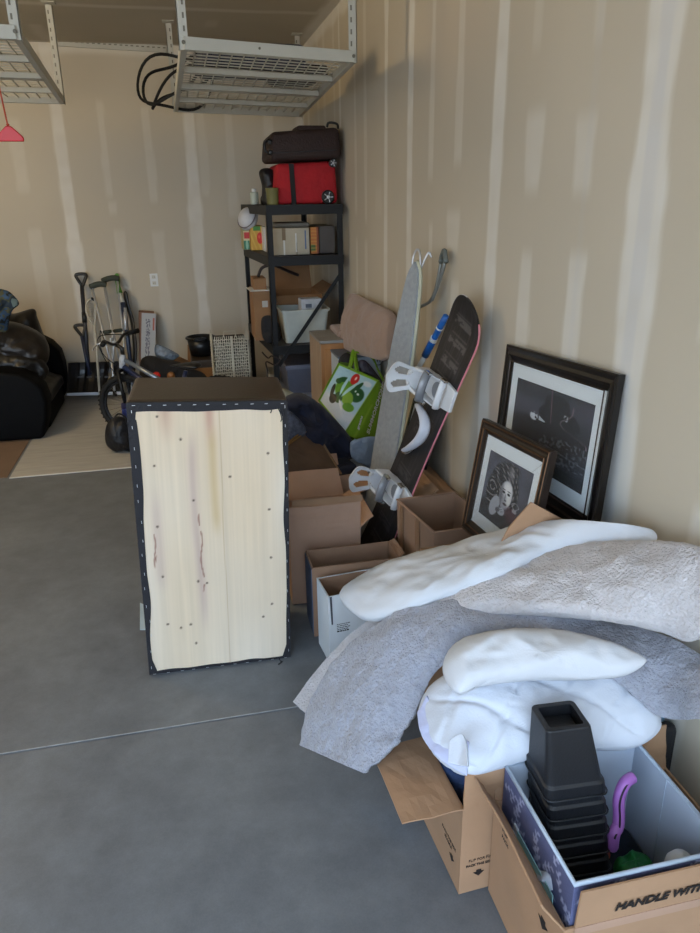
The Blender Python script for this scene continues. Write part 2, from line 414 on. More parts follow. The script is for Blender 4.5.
# concrete floor, cut by a control joint; joint line from the photograph
conc = mat('concrete', '8c8f93', .55, var=.13, scale=1.3, bump=.08, bscale=25, spec=.35)
def conc_nodes():
    m = conc; N, L = m.node_tree.nodes, m.node_tree.links; b = N['Principled BSDF']
    tc = N.new('ShaderNodeTexCoord')
    n1 = N.new('ShaderNodeTexNoise'); n1.inputs['Scale'].default_value = 7; n1.inputs['Detail'].default_value = 9; n1.inputs['Roughness'].default_value = .7
    n2 = N.new('ShaderNodeTexNoise'); n2.inputs['Scale'].default_value = .9; n2.inputs['Detail'].default_value = 3; n2.inputs['Distortion'].default_value = 1.
    n3 = N.new('ShaderNodeTexNoise'); n3.inputs['Scale'].default_value = 190; n3.inputs['Detail'].default_value = 2
    for q in (n1, n2, n3): L.new(tc.outputs['Object'], q.inputs['Vector'])
    cr1 = N.new('ShaderNodeValToRGB'); cr1.color_ramp.elements[0].position = .3; cr1.color_ramp.elements[1].position = .72
    cr1.color_ramp.elements[0].color = hexs('565a60'); cr1.color_ramp.elements[1].color = hexs('7f8489')
    mx = N.new('ShaderNodeMix'); mx.data_type = 'FLOAT'; mx.inputs[0].default_value = .45
    L.new(n1.outputs[0], mx.inputs[2]); L.new(n2.outputs[0], mx.inputs[3])
    L.new(mx.outputs[0], cr1.inputs[0])
    ad = N.new('ShaderNodeMix'); ad.data_type = 'RGBA'; ad.blend_type = 'OVERLAY'; ad.inputs[0].default_value = .12
    L.new(cr1.outputs[0], ad.inputs[6]); L.new(n3.outputs[0], ad.inputs[7]); L.new(ad.outputs[2], b.inputs['Base Color'])
    mr = N.new('ShaderNodeMapRange'); mr.inputs[3].default_value = .38; mr.inputs[4].default_value = .68; L.new(n1.outputs[0], mr.inputs[0]); L.new(mr.outputs[0], b.inputs['Roughness'])
conc_nodes()
J0 = PZ(0, 754, 0); J1 = PZ(300, 708, 0); yj = (J0.y+J1.y)/2
fl = MB(); g = .004
x0, x1 = LW-.12, W+.12
fl.box(((x0+x1)/2, (FY+yj-g)/2, -.06), (x1-x0, yj-g-FY, .12)); fl.box(((x0+x1)/2, (D+.12+yj+g)/2, -.06), (x1-x0, D+.12-yj-g, .12))
fl.box(((x0+x1)/2, yj, -.065), (x1-x0, g*2.2, .11))
tag(part('floor', fl, conc), kind='structure')
jl = MB(); jl.box(((x0+x1)/2, yj+.006, .0006), (x1-x0, .004, .0012))
tag(part('trim_1', jl, mat('joint_edge', 'a3a6a8', .8, var=.3, scale=30)), kind='structure')
tag(part('driveway', MB().box((-1.5, FY-15.15, -.08), (40, 30, .12)), mat('driveway_concrete', 'a8a298', .8, var=.08, scale=2)), kind='structure')

# pale worn mat on the back half of the floor
ya = PZ(60, 473.5, 0).y; xl = PZ(28, 443, 0).x+.02
rg = MB(); n = 26; top = []
rg.box((( xl+.95)/2, (ya+D-.02)/2, .002), (.95-xl, D-.02-ya, .004))
tag(part('floor_mat', rg, mat('mat_pale', 'a5a39e', .8, var=.12, scale=4, stretch=(1, 6, 1), bump=.1, bscale=20), bevel=.001), 'pale grey worn vinyl mat lying on the concrete in front of the back wall', 'mat')
eg = MB(); eg.box(((xl+.95)/2, ya-.006, .0025), (.95-xl, .014, .005)); part('edge_strip', eg, mat('mat_edge', 'c9c7c0', .7, var=.1), bpy.data.objects['floor_mat'])
bg = MB(); bg.box(((xl-3.3)/2-.01, (ya+D)/2, .002), (xl-.02+3.3, D-.02-ya, .004))
tag(part('brown_mat', bg, mat('mat_brown', '6e5a4a', .8, var=.2, scale=3)), 'brown mat showing under the black leather sofa', 'mat')

# outlet
t = thing('wall_outlet', 'white double power outlet on the tan back wall', 'outlet', PY(154, 284, D-.005))
c = PY(154, 280, D-.004)
part('cover_plate', MB().box(c, (.078, .008, .125)), whitepl, t, bevel=.003)
for s_ in (-1, 1):
    r_ = part('receptacle', MB().box(c+Vector((0, -.006, s_*.03)), (.036, .006, .034)), mat('outlet_ivory', 'c8c4b8', .4), t, bevel=.003)
    mb = MB(); mb.box(c+Vector((-.007, -.0095, s_*.03)), (.003, .001, .01)); mb.box(c+Vector((.007, -.0095, s_*.03)), (.003, .001, .01)); part('slot', mb, ink, r_)

# =================================================================== OVERHEAD RACKS
def rack(name, label, C4, z, posts, nwire, extra_beams=3):
    """C4 corners FL, FR, BR, BL at deck height (Vectors)"""
    FL, FR, BR, BL = [Vector((p.x, p.y, z)) for p in C4]
    t = thing(name, label, 'storage rack', (FL+FR+BR+BL)/4)
    def beam(a, b, hh, ww, nm='frame_beam', m=whitemet, zo=0.):
        d = (b-a).normalized(); s_ = d.cross(Vector((0,0,1)))*ww/2; u_ = Vector((0,0,hh)); o = Vector((0,0,zo))
        mb = MB(); mb.hexa([a-s_+o, b-s_+o, b+s_+o, a+s_+o], [a-s_+o+u_, b-s_+o+u_, b+s_+o+u_, a+s_+o+u_])
        return part(nm, mb, m, t, bevel=.002)
    beam(FL, FR, .056, .03); beam(BL, BR, .056, .03); beam(FL, BL, .056, .03); beam(FR, BR, .056, .03)
    for k in range(1, extra_beams+1):
        f_ = k/(extra_beams+1); beam(FL.lerp(BL, f_), FR.lerp(BR, f_), .03, .10 if k == 2 else .04, 'cross_beam')
    mb = MB()
    for i in range(nwire+1):
        f_ = i/nwire; a, b = FL.lerp(FR, f_), BL.lerp(BR, f_); mb.tube([a+Vector((0,0,.036)), b+Vector((0,0,.036))], .004, 5)
    m_ = int(nwire*2.2)
    for i in range(m_+1):
        f_ = i/m_; a, b = FL.lerp(BL, f_), FR.lerp(BR, f_); mb.tube([a+Vector((0,0,.041)), b+Vector((0,0,.041))], .004, 5)
    part('wire_deck', mb, whitemet, t)
    for a in posts:
        p_ = {'FL': FL, 'FR': FR, 'BL': BL, 'BR': BR}[a]; mb = MB()
        mb.box(((p_.x), p_.y, (z+H)/2-.01), (.045, .004, H-z-.02)); mb.box((p_.x-.02 if a[1] == 'L' else p_.x+.02, p_.y+.018, (z+H)/2-.01), (.004, .04, H-z-.02))
        q = part('post', mb, whitemet, t)
        zz = z+.09
        while zz < H-.05: part('punched_slot', MB().box((p_.x+(.008 if a[1] == 'L' else -.008), p_.y-.0026, zz), (.009, .0012, .024)), mat('slot_dark', '6d6a60', .8), q); zz += .055
        part('ceiling_plate', MB().box((p_.x, p_.y+.02, H-.004), (.09, .09, .006)), whitemet, t)
    mb = MB()
    for a in (FL, FR): mb.lathe([(0, -.008), (.009, -.006), (.009, 0), (0, 0)], Matrix.Translation(a+Vector((0, -.016, .03))) @ Matrix.Rotation(-PI/2, 4, 'X'), 10)
    mb.lathe([(0, -.008), (.006, -.006), (.006, 0)], Matrix.Translation(FL.lerp(FR, .42)+Vector((0, -.016, .03))) @ Matrix.Rotation(-PI/2, 4, 'X'), 10)
    part('bolt', mb, mat('slot_dark', '55524a'), t)
    return t
zr = 2.55
RC = [PZ(184, 50, zr), PZ(353, 63, zr), PZ(300, 117, zr), PZ(176, 112, zr)]
rack('overhead_rack', 'white steel ceiling rack with wire deck hanging near the right wall', RC, zr, ('FL', 'FR', 'BL', 'BR'), 14)
e1 = (PZ(17, 40, zr)); e2 = PZ(62, 104, zr); o1 = Vector((-1.0, -.12, 0))
rack('overhead_rack', 'white steel ceiling rack cut off by the left edge, beside the red pull handle', [e1+o1, e1, e2, e2+o1], zr, ('FR', 'BR'), 14)
a, b = PY(57, 42, D-.03), PY(167, 49, D-.03)
mb = MB(); mb.hexa([a+Vector((0,0,-.03)), b+Vector((0,0,-.03)), b+Vector((0,.028,-.03)), a+Vector((0,.028,-.03))], [a+Vector((0,0,.03)), b+Vector((0,0,.03)), b+Vector((0,.028,.03)), a+Vector((0,.028,.03))])
rl = part('mounting_rail', mb, whitemet, bevel=.002); tag(rl, 'long white punched steel rail along the top of the back wall', 'rail')
for i in range(20):
    q = a.lerp(b, (i+.5)/20); part('punched_slot', MB().box(q+Vector((0, -.001, .008)), (.024, .002, .009)), mat('slot_dark', '55524a'), rl)
# stored things on the racks
def onrack(fx, fy): return RC[0].lerp(RC[1], fx).lerp(RC[3].lerp(RC[2], fx), fy)
def flatbox(name, label, cat, c, size, m, rz=0, bevel=.01):
    mb = MB(); mb.box((0, 0, size[2]/2), size, Matrix.Translation(c) @ Matrix.Rotation(rz, 4, 'Z')); return tag(part(name, mb, m, bevel=bevel), label, cat)
zc = zr+.05
flatbox('duffel_case', 'dark navy flat case lying on the right ceiling rack', 'case', Vector((onrack(.45, .35).x, onrack(.45, .35).y, zc)), (.62, .5, .14), mat('navy_cloth', '23283c', .8, bump=.3), .06, .04)
flatbox('folded_tarp', 'black folded tarp at the right end of the ceiling rack', 'tarp', Vector((onrack(.8, .42).x, onrack(.8, .42).y, zc)), (.3, .5, .08), mat('black_cloth', '1d1c1e', .85, bump=.3), .1, .03)
mb = MB()
for k, (rr, ox) in enumerate(((.22, 0), (.19, .02), (.25, -.01))):
    pts = []
    ctr = PY(163, 78, 6.2)+Vector((.10, .05*k, .0))
    for i in range(40):
        a_ = 2*PI*i/40; pts.append(ctr+Vector((math.cos(a_)*rr*1.15-.0+ox, .9*math.sin(a_)*rr*.9+.08*k, .17*math.sin(a_+1.2*k+.6)+.03*math.sin(3*a_+k))))
    mb.tube(pts, .011, 8, True)
tag(part('coiled_cable', mb, blackrub, smooth=True), 'black coiled cable looping out over the left edge of the ceiling rack', 'cable')
# red emergency pull
hp = PY(10, 139, 3.6)
t = thing('pull_handle', 'red pull handle hanging on a red cord at the upper left', 'handle', hp)
A_ = hp; mb = MB()
pol = [(-.07, 0), (.055, 0), (.055, .018), (.012, .06), (-.008, .06), (-.05, .022), (-.07, .018)]
mb.prism(pol, .02, frame(A_+Vector((0, .01, -.01)), (1, 0, 0), (0, 0, 1))); part('grip', mb, redpl, t, bevel=.004)
part('cord', MB().tube([A_+Vector((0, 0, .045)), A_+Vector((-.012, 0, .25)), Vector((A_.x-.02, A_.y, H))], .0035, 8), mat('red_cord', 'a8452f', .8), t)
part('knot', MB().lathe([(0, -.008), (.008, 0), (0, .008)], Matrix.Translation(A_+Vector((0, 0, .055))), 12), mat('red_cord', 'a8452f'), t)

# =================================================================== UPENDED OTTOMAN
leath = mat('brown_leather', '43362a', .33, var=.15, scale=6, bump=.2, bscale=140, spec=.6)
wrap = mat('black_fabric_wrap', '17161c', .75, var=.2, scale=20, bump=.4, bscale=80)
A = PZ(149, 675, 0); B = PZ(291, 657, 0); A1 = P(125, 401, y=2.744); B1 = P(288, 399, y=2.72)
dd = .40
ux = (B-A).normalized(); nb = Vector((-ux.y, ux.x, 0))
ux1 = (B1-A1).normalized(); nb1 = Vector((-ux1.y, ux1.x, 0))
t = thing('ottoman', 'brown leather ottoman stood on end, bare plywood underside facing the camera', 'ottoman', (A+B)/2+nb*dd/2)
G = []; K = 22
def opt(s_, r_, f_):   # s across, r up, f depth
    lo = A.lerp(B, s_)+nb*dd*f_; hi = A1.lerp(B1, s_)+nb1*dd*f_; return lo.lerp(hi, r_)
mb = MB(); mb.hexa([opt(0,0,0), opt(1,0,0), opt(1,0,1), opt(0,0,1)], [opt(0,1,0), opt(1,1,0), opt(1,1,1), opt(0,1,1)])
part('upholstery', mb, leath, t, bevel=.018)
# plywood underside, painted grain
def ply_fn(u, v):
    c = np.array([208, 188, 160])/255*np.ones(u.shape+(3,))
    g1 = vnoise(u, v, 1, 1)*0+vnoise(u*26, v*1.6, 1, 2); c = c*(1+.05*(g1-.5))[..., None]
    c = c*(1+.04*(vnoise(u*110, v*4, 1, 5)-.5))[..., None]
    c = mixc(c, (.66, .50, .42), .55*np.exp(-((u-.22-.02*vnoise(v*3, v*0, 1, 3))/.045)**2)*sm(v, .84, .99))
    c = mixc(c, (.66, .47, .40), .6*np.exp(-((u-.50)/.03)**2)*sm(v, .82, .96))
    c = mixc(c, (.70, .58, .38), .55*np.exp(-((u-.52-.01*np.sin(v*6))/.03)**2)*sm(v, .5, .6)*(1-sm(v, .85, .95)))
    c = mixc(c, (.60, .48, .48), .4*np.exp(-((u-.385-.015*np.sin(v*7))/.03)**2)*sm(v, .1, .3)*(1-sm(v, .8, .95)))
    c = mixc(c, (.62, .50, .48), .35*np.exp(-((u-.12)/.035)**2)*sm(v, .3, .4)*(1-sm(v, .6, .75)))
    c = mixc(c, (.86, .85, .84), .35*vnoise(u*4, v*3, 1, 9)**2)
    for (x, z0, z1) in ((.09, .41, .56), (.405, .30, .62), (.10, .43, .47)):
        c = mixc(c, (.45, .27, .22), .75*(1-sm(np.abs(u-x-.008*np.sin(v*40)), .002, .006))*sm(v, z0, z0+.02)*(1-sm(v, z1-.02, z1))*(vnoise(v*40, u*0, 1, 7) > .45))
    c = mixc(c, (.62, .50, .38), .4*(1-sm(np.abs(u-.565-.004*np.sin(v*9)), .001, .005)))
    for (x, y) in ((.13, .79), (.12, .57), (.13, .38), (.88, .82), (.88, .61), (.885, .42), (.885, .23), (.62, .74), (.31, .88), (.37, .66), (.37, .35), (.43, .34), (.23, .17), (.14, .19), (.82, .18), (.30, .18), (.33, .1), (.02, .98), (.17, .96)):
        c = mixc(c, (.30, .24, .20), .85*(1-sm(np.hypot((u-x)*.55, (v-y)*1.1), .0035, .0065)))
    return c
Mp = frame(opt(0,0,0)-nb*.004, B-A, A1-A); Lx = (B-A).length; Ly = (A1-A).length
ins = .02
plym = mat('plywood', 'e0ceb0', .6, var=.03, scale=3, attr='Paint')
# map the painted sheet onto the exact quad
pl_ = painted('plywood_panel', Matrix.Identity(4), 1, 1, ply_fn, plym, t, 150, 260, .003)
for v in pl_.data.vertices:
    s_, r_, q = v.co+Vector(root_loc(t)); p = opt(ins+(1-2*ins)*s_, .012+.976*r_, 0)-nb*(.002+q); v.co = p-root_loc(t)
# stapled fabric border with a wavy inner edge
def border_pt(k, side, outer):
    if outer: e = .004
    else:
        base = {'L': .052, 'R': .034, 'T': .032, 'B': .014}[side]
        e = base+(.012 if side in 'LR' else .005)*(vnoise(np.array(k*7.), np.array(0.), 1, ord(side))-.5)*2
        if side == 'L': e += .012*math.sin(k*5)
    return float(e)
ring_o, ring_i = [], []; NN = 48
for side in 'BRTL':
    for i in range(NN):
        k = i/NN
        eo, ei = border_pt(k, side, True), border_pt(k, side, False)
        def pos(e, k_=k):
            lo_, hi_ = e, 1-e
            kk = min(max(k_, .06 if e > .01 else .005), .94 if e > .01 else .995)
            ex = e
            if side == 'B': return (kk, e)
            if side == 'R': return (1-e, kk)
            if side == 'T': return (1-kk, 1-e)
            return (e, 1-kk)
        ring_o.append(pos(eo)); ring_i.append(pos(ei))
def q3(sr, off): return opt(sr[0], sr[1], 0)-nb*off
mb = MB(); rows = [[q3(p, .0005) for p in ring_o], [q3(p, .007) for p in ring_o], [q3(p, .008) for p in ring_i], [q3(p, .0005) for p in ring_i]]
mb.grid([r for r in rows], closed=True)
bd = part('fabric_border', mb, wrap, t, smooth=False, fix=True)
mb = MB(); random.seed(3)
for side in 'BRTL':
    for i in range(16 if side in 'LR' else 11):
        k = (i+.5)/(16 if side in 'LR' else 11)+random.uniform(-.01, .01); e = .012+random.uniform(0, .01)
        p = {'B': (k, .006), 'R': (1-e, k), 'T': (k, 1-.013), 'L': (e*1.8, k)}[side]; c_ = q3(p, .009)
        dr = (ux if side in 'TB' else Vector((0,0,1)))*.006; a_ = Vector((0,0,.0009)) if side in 'TB' else ux*.0009
        part('staple', MB().hexa([c_-dr-a_, c_+dr-a_, c_+dr+a_, c_-dr+a_], [c_-dr-a_-nb*.001, c_+dr-a_-nb*.001, c_+dr+a_-nb*.001, c_-dr+a_-nb*.001]), steel, bd)
for (s0, r0, s1, r1) in ((.93, .975, .955, .94), (.955, .94, .95, .925), (.89, .97, .885, .955), (.96, .97, .972, .94)):
    mb = MB(); mb.tube([q3((s0, r0), .010), q3(((s0+s1)/2+.004, (r0+r1)/2), .012), q3((s1, r1), .010)], .0022, 5); part('loose_thread', mb, wrap, bd)
mb = MB(); s0 = q3((.915, .0), .002)
mb.tube([s0, s0+Vector((.0, -.01, -.003)), s0+Vector((.008, -.03, .004-s0.z)), s0+Vector((-.01, -.045, .004-s0.z))], .003, 6); part('loose_thread', mb, wrap, bd)
mb = MB(); c_ = PZ(141, 620, 0.) ; mb.hexa([PZ(140,630,.0), PZ(146,630,.0), PZ(147,606,.0), PZ(140,603,.0)], [PZ(140,630,.0)+Vector((0,0,.002)), PZ(146,630,.0)+Vector((0,0,.002)), PZ(147,606,.0)+Vector((0,0,.002)), PZ(140,603,.0)+Vector((0,0,.002))])
tag(part('paper_scrap', mb, mat('pale_blue_paper', 'b9cdd8', .8)), 'pale blue paper scrap on the floor beside the upended ottoman', 'paper')

# =================================================================== SHELVING UNIT
SX0, SX1, SY0, SY1 = .655, 1.235, 5.72, 6.95; pw = .042
zt = 1.83; z2 = PY(300, 256, SY0).z; z3 = PY(300, 345, SY0).z; z4 = .12
SHR = .065
def shx(mb):
    for v in mb.v: v.x -= SHR*(v.y-SY0)
    return mb
t = thing('shelving_unit', 'black steel shelving unit in the back right corner of the garage', 'shelving', ((SX0+SX1)/2, (SY0+SY1)/2, 0))
for (x, sx) in ((SX0, 1), (SX1, -1)):
    for (y, sy) in ((SY0, 1), (SY1, -1)):
        mb = MB(); mb.box((x+sx*.002, y+sy*pw/2, .915), (.004, pw, 1.83)); mb.box((x+sx*pw/2, y+sy*.002, .915), (pw, .004, 1.83)); part('post', shx(mb), blackmet, t)
for z in (zt, z2, z3, z4):
    mb = MB()
    for y in (SY0-.002, SY1+.002): mb.box(((SX0+SX1)/2, y, z-.035), (SX1-SX0, .005, .07))
    for x in (SX0-.002, SX1+.002): mb.box((x, (SY0+SY1)/2, z-.035), (.005, SY1-SY0, .07))
    fr = part('shelf_frame', shx(mb), blackmet, t)
    part('shelf_board', shx(MB().box(((SX0+SX1)/2, (SY0+SY1)/2, z-.012), (SX1-SX0-.012, SY1-SY0-.012, .012))), mat('shelf_grey', '4a4a4c', .6), fr)
a, b = Vector((SX1-.02, SY0-.01, PY(336, 273, SY0).z)), PY(279, 366, SY0-.01)
mb = MB(); dv = (b-a).normalized(); sv = dv.cross(Vector((0, 1, 0)))*.014; th = Vector((0, .004, 0)); mb.hexa([a-sv, b-sv, b+sv, a+sv], [a-sv-th, b-sv-th, b+sv-th, a+sv-th])
part('diagonal_brace', mb, blackmet, t)
def put(px0, px1, pyt, z, y):     # x-range and height of a thing standing at height z, front at depth y
    l, r = PY(px0, 300, y), PY(px1, 300, y); return PY(px0, pyt, y).x, PY(px1, pyt, y).x, PY((px0+px1)/2, pyt, y).z-z
def rbox(name, m, x0, x1, y0, y1, z0, z1, parent=None, bevel=.01, **k):
    return part(name, MB().box(((x0+x1)/2, (y0+y1)/2, (z0+z1)/2), (x1-x0, y1-y0, z1-z0)), m, parent, bevel=bevel, **k)
# red rolling bag
redcl = mat('red_cloth', 'a3121c', .8, var=.15, scale=14, bump=.5, bscale=30); blackcl = mat('black_cloth', '1d1c1e', .85, bump=.3)
x0, x1, _ = put(273, 338, 180, zt, 5.8); x1 = min(x1, W-.03); hh = .29
t = thing('rolling_duffel', 'red rolling duffel bag with black straps on the top shelf', 'bag', ((x0+x1)/2, 6.05, zt))
O = [Vector((x0+.01, 5.8, zt+.0)), Vector((x0, 5.8, zt+.15)), Vector((x0+.035, 5.8, zt+hh)), Vector((x1-.03, 5.8, zt+hh+.02)), Vector((x1, 5.8, zt+.18)), Vector((x1, 5.8, zt+.0))]
mb = MB(); mb.hexa([Vector((x0,5.8,zt+.002)), Vector((x1,5.8,zt+.002)), Vector((x1,6.35,zt+.002)), Vector((x0,6.35,zt+.002))], [Vector((x0+.03,5.83,zt+hh)), Vector((x1-.01,5.83,zt+hh+.02)), Vector((x1-.01,6.3,zt+hh)), Vector((x0+.03,6.3,zt+hh))])
part('bag_body', mb, redcl, t, bevel=.035, smooth=True)
for px in (293,):
    xx = PY(px, 185, 5.8).x; mb = MB(); mb.hexa([Vector((xx-.016,5.792,zt)), Vector((xx+.02,5.792,zt)), Vector((xx+.02,5.815,zt)), Vector((xx-.016,5.815,zt))], [Vector((xx-.022,5.82,zt+hh)), Vector((xx+.014,5.82,zt+hh)), Vector((xx+.014,5.85,zt+hh)), Vector((xx-.022,5.85,zt+hh))]); part('strap', mb, blackcl, t)
for px, py, r_ in ((328, 197, .05), (333, 163, .032)):
    c = PY(px, py, 5.795); c.x = min(c.x, W-.06); c.z = max(c.z, zt+r_) if py > 180 else c.z
    Mw = Matrix.Translation(c+Vector((0, .02, 0))) @ Matrix.Rotation(PI/2, 4, 'X')
    wh = part('wheel', MB().lathe([(0, -.0), (r_, 0), (r_, .03), (r_*.8, .036), (0, .036)], Mw, 28), blackpl, t, smooth=False, bevel=.003)
    part('hub_cap', MB().lathe([(0, .045), (r_*.25, .043), (r_*.28, .036), (0, .036)], Mw, 16), mat('hub_grey', 'b9babd', .3, .4), wh)
    mb = MB()
    for k in range(5):
        a_ = 2*PI*k/5; mb.tube([Mw @ Vector((math.cos(a_)*r_*.35, math.sin(a_)*r_*.35, .037)), Mw @ Vector((math.cos(a_)*r_*.75, math.sin(a_)*r_*.75, .037))], .003, 6)
    part('wheel_spokes', mb, mat('hub_grey', 'b9babd'), wh)
# brown suitcase on top
brn = mat('dark_brown_cloth', '2a1a17', .75, var=.2, scale=18, bump=.4, bscale=80)
zs = zt+hh+.015; x0, x1 = PY(269, 150, 5.78).x, W-.035
t = thing('suitcase', 'dark brown soft suitcase lying on top of the red duffel bag', 'suitcase', ((x0+x1)/2, 6.05, zs))
mb = MB(); mb.hexa([Vector((x0,5.78,zs)), Vector((x1,5.78,zs+.015)), Vector((x1,6.36,zs+.01)), Vector((x0,6.36,zs))], [Vector((x0+.02,5.81,zs+.2)), Vector((x1-.01,5.81,zs+.235)), Vector((x1-.01,6.33,zs+.23)), Vector((x0+.02,6.33,zs+.19))])
part('case_body', mb, brn, t, bevel=.04, smooth=True)
part('top_pocket', MB().box(((PY(297,133,5.9).x+PY(326,133,5.9).x)/2, 6.02, zs+.225), (PY(326,133,5.9).x-PY(297,133,5.9).x, .28, .05), Matrix.Identity(4)), brn, t, bevel=.02, smooth=True)
mb = MB(); mb.tube(cr([Vector((x1-.10, 5.84, zs+.235)), Vector((x1-.09, 5.82, zs+.262)), Vector((x1-.03, 5.82, zs+.255)), Vector((x1-.015, 5.84, zs+.225))], 12), .009, 8); part('carry_handle', mb, blackpl, t, smooth=True)
mb = MB(); mb.tube(cr([Vector((x0+.01, 5.83, zs+.05)), Vector((x0-.022, 5.82, zs+.07)), Vector((x0-.025, 5.82, zs+.12)), Vector((x0+.01, 5.83, zs+.15))], 12), .009, 8); part('side_handle', mb, blackpl, t, smooth=True)
part('zip', MB().tube([Vector((x0+.03, 5.788, zs+.055)), Vector((x1-.04, 5.788, zs+.075))], .003, 6), blackpl, t)
for s_ in (.03, .10): part('corner_guard', MB().box((x0+.012, 5.80, zs+s_+.03), (.03, .03, .03)), blackpl, t, bevel=.008)
# green mug, black case, white can
def lathe_thing(name, label, cat, base, prof, m, n=32, group=None):
    t_ = tag(part(name, MB().lathe(prof, Matrix.Translation(base), n), m, smooth=True, loc=Vector(base)), label, cat, group)
    for p_ in t_.data.polygons: p_.use_smooth = True
    return t_
c = Vector((PY(272.5, 200, 5.77).x, 5.77, zt+.001)); r_ = .048
lathe_thing('flower_pot', 'small olive green pot at the front left of the top shelf', 'pot', c, [(0, 0), (r_*.82, 0), (r_*.9, .01), (r_, .115), (r_*1.04, .118), (r_*.95, .12), (r_*.82, .02), (0, .018)], mat('olive_ceramic', '6e6a3e', .5))
O = [PY(*q, 6.0) for q in ((259, 172), (266, 168), (274, 172), (276, 190), (275, 204), (266, 206), (262, 200), (262, 186))]
tag(part('camera_bag', cushion(O, sum(O, Vector())/8, (0, -1, 0), .06, .06, 60, 14, wr=.012, ws=12), mat('black_nylon', '141418', .5, bump=.4, bscale=40), smooth=True), 'black nylon bag squeezed beside the red duffel on the top shelf', 'bag')
c = Vector((PY(251, 200, 6.6).x+.03, 6.6, zt+.001))
t = thing('spray_can', 'white can with pale cap at the back left of the top shelf', 'can', c)
part('can_body', MB().lathe([(0, 0), (.034, 0), (.036, .01), (.036, .09), (.03, .1), (0, .1)], Matrix.Translation(c), 24), mat('can_pale', 'b9c2b4', .5), t, smooth=True)
part('cap', MB().lathe([(0, .1), (.02, .1), (.02, .125), (0, .127)], Matrix.Translation(c), 20), whitepl, t)
mb = MB(); mb.tube(cr([Vector((.70, 6.3, zt+.01)), Vector((.69, 6.2, zt+.05)), Vector((.70, 6.1, zt+.02)), Vector((.72, 5.98, zt+.012))], 16), .02, 8)
tag(part('glove', mb, mat('black_nylon', '141418'), smooth=True), 'black glove lying behind the olive pot on the top shelf', 'glove')

# second shelf
zz = z2+.001
def packet(name, label, cat, px0, px1, pyt, y, dep, m, fn=None, z=None, group=None, px_is_x=False):
    z = zz if z is None else z
    x0_, x1_ = (PY(px0, pyt, y).x, PY(px1, pyt, y).x); h_ = PY((px0+px1)/2, pyt, y).z-z
    t_ = thing(name, label, cat, ((x0_+x1_)/2, y+dep/2, z), group)
    rbox('carton_body', m, x0_, x1_, y, y+dep, z, z+h_, t_, .003)
    if fn:
        p_ = painted('printed_front', frame(Vector((x0_+.002, y-.0005, z+.002)), (1, 0, 0), (0, 0, 1)), x1_-x0_-.004, h_-.004, fn, mat('print_gloss', 'ffffff', .5, var=.03, attr='Paint'), t_, 50, 60, .0015)
    return t_, x0_, x1_, h_
def apple_fn(u, v):
    c = np.array([.78, .60, .22])*np.ones(u.shape+(3,)); c = mixc(c, (.85, .72, .35), sm(np.sin((u*3+v*2)*6), .2, .8)*.6)
    c = mixc(c, (.25, .5, .2), sm(v, .8, .83)*(np.abs(u-.5) < .3)); c = mixc(c, (.8, .15, .1), 1-sm(np.hypot(u-.72, v-.5), .22, .26)); c = mixc(c, (.9, .4, .3), (1-sm(np.hypot(u-.66, v-.56), .06, .1))*.7)
    return c
def cereal_fn(u, v):
    c = np.array([.80, .76, .6])*np.ones(u.shape+(3,)); c = mixc(c, (.75, .2, .2), sm(v, .45, .5)*(1-sm(v, .72, .76))*(u > .1)); c = mixc(c, (.15, .45, .35), (1-sm(v, .36, .4))); c = mixc(c, (.7, .85, .75), (1-sm(np.hypot(u-.5, v-.2), .2, .24))*.7)
    return mixc(c, (.35, .55, .25), sm(v, .8, .84))
packet('fruit_box', 'yellow printed box with a red apple on the second shelf, under the helmet', 'box', 250, 263, 226, 6.5, .3, mat('yellow_card', 'b98f3a', .7), apple_fn)
packet('cereal_box', 'red and green printed carton left of the yellow apple box', 'box', 242.5, 249.5, 226, 6.62, .25, mat('cream_card', 'b0a67c', .7), cereal_fn)
packet('white_binder', 'narrow white binder standing beside the left shelf post', 'binder', 263.8, 267.5, 227, 6.3, .3, whitepl)
tb, x0, x1, hh = packet('white_carton', 'wide white carton with tape on the front of the second shelf', 'box', 271, 309, 228, 5.85, .4, mat('card_ivory', 'b5aa94', .8, var=.08))
for px, w_, c_, f0, f1 in ((284, .028, '7f6a50', .55, 1.), (284, .012, 'd8d8d2', 0, .55), (296, .010, 'd8d8d2', .1, .8), (296.5, .005, '2a2622', 0, .45), (305.5, .012, '5b6a8a', .2, .9)):
    xx = PY(px, 240, 5.85).x; part('tape_mark', MB().box((xx, 5.8495, zz+hh*(f0+f1)/2), (w_, .002, hh*(f1-f0))), mat('mark_'+c_, c_, .6), tb)
def cols_fn(u, v):
    c = np.array([.72, .42, .15])*np.ones(u.shape+(3,)); c = mixc(c, (.2, .35, .12), ((v > .1) & (v < .35) & (u < .6))*.9); c = mixc(c, (.8, .6, .25), ((v*8 % 1) > .6)*.5); return mixc(c, (.45, .2, .1), (u > .75)*.8)
packet('snack_box', 'orange and green box at the right of the white carton', 'box', 310, 318.5, 227, 5.87, .3, mat('orange_card', '8f5f2a', .7), cols_fn)
packet('dark_bin', 'dark smoky plastic bin at the right end of the second shelf', 'bin', 319, 334.5, 226, 5.9, .5, mat('smoky_plastic', '4a413a', .4))
flatbox('folded_sheet', 'grey folded plastic sheet lying across the white carton', 'sheet', Vector(((x0+x1)/2+.02, 6.05, zz+hh+.002)), (.28, .3, .035), mat('grey_sheet', '6e695f', .5, bump=.5), .03, .015)
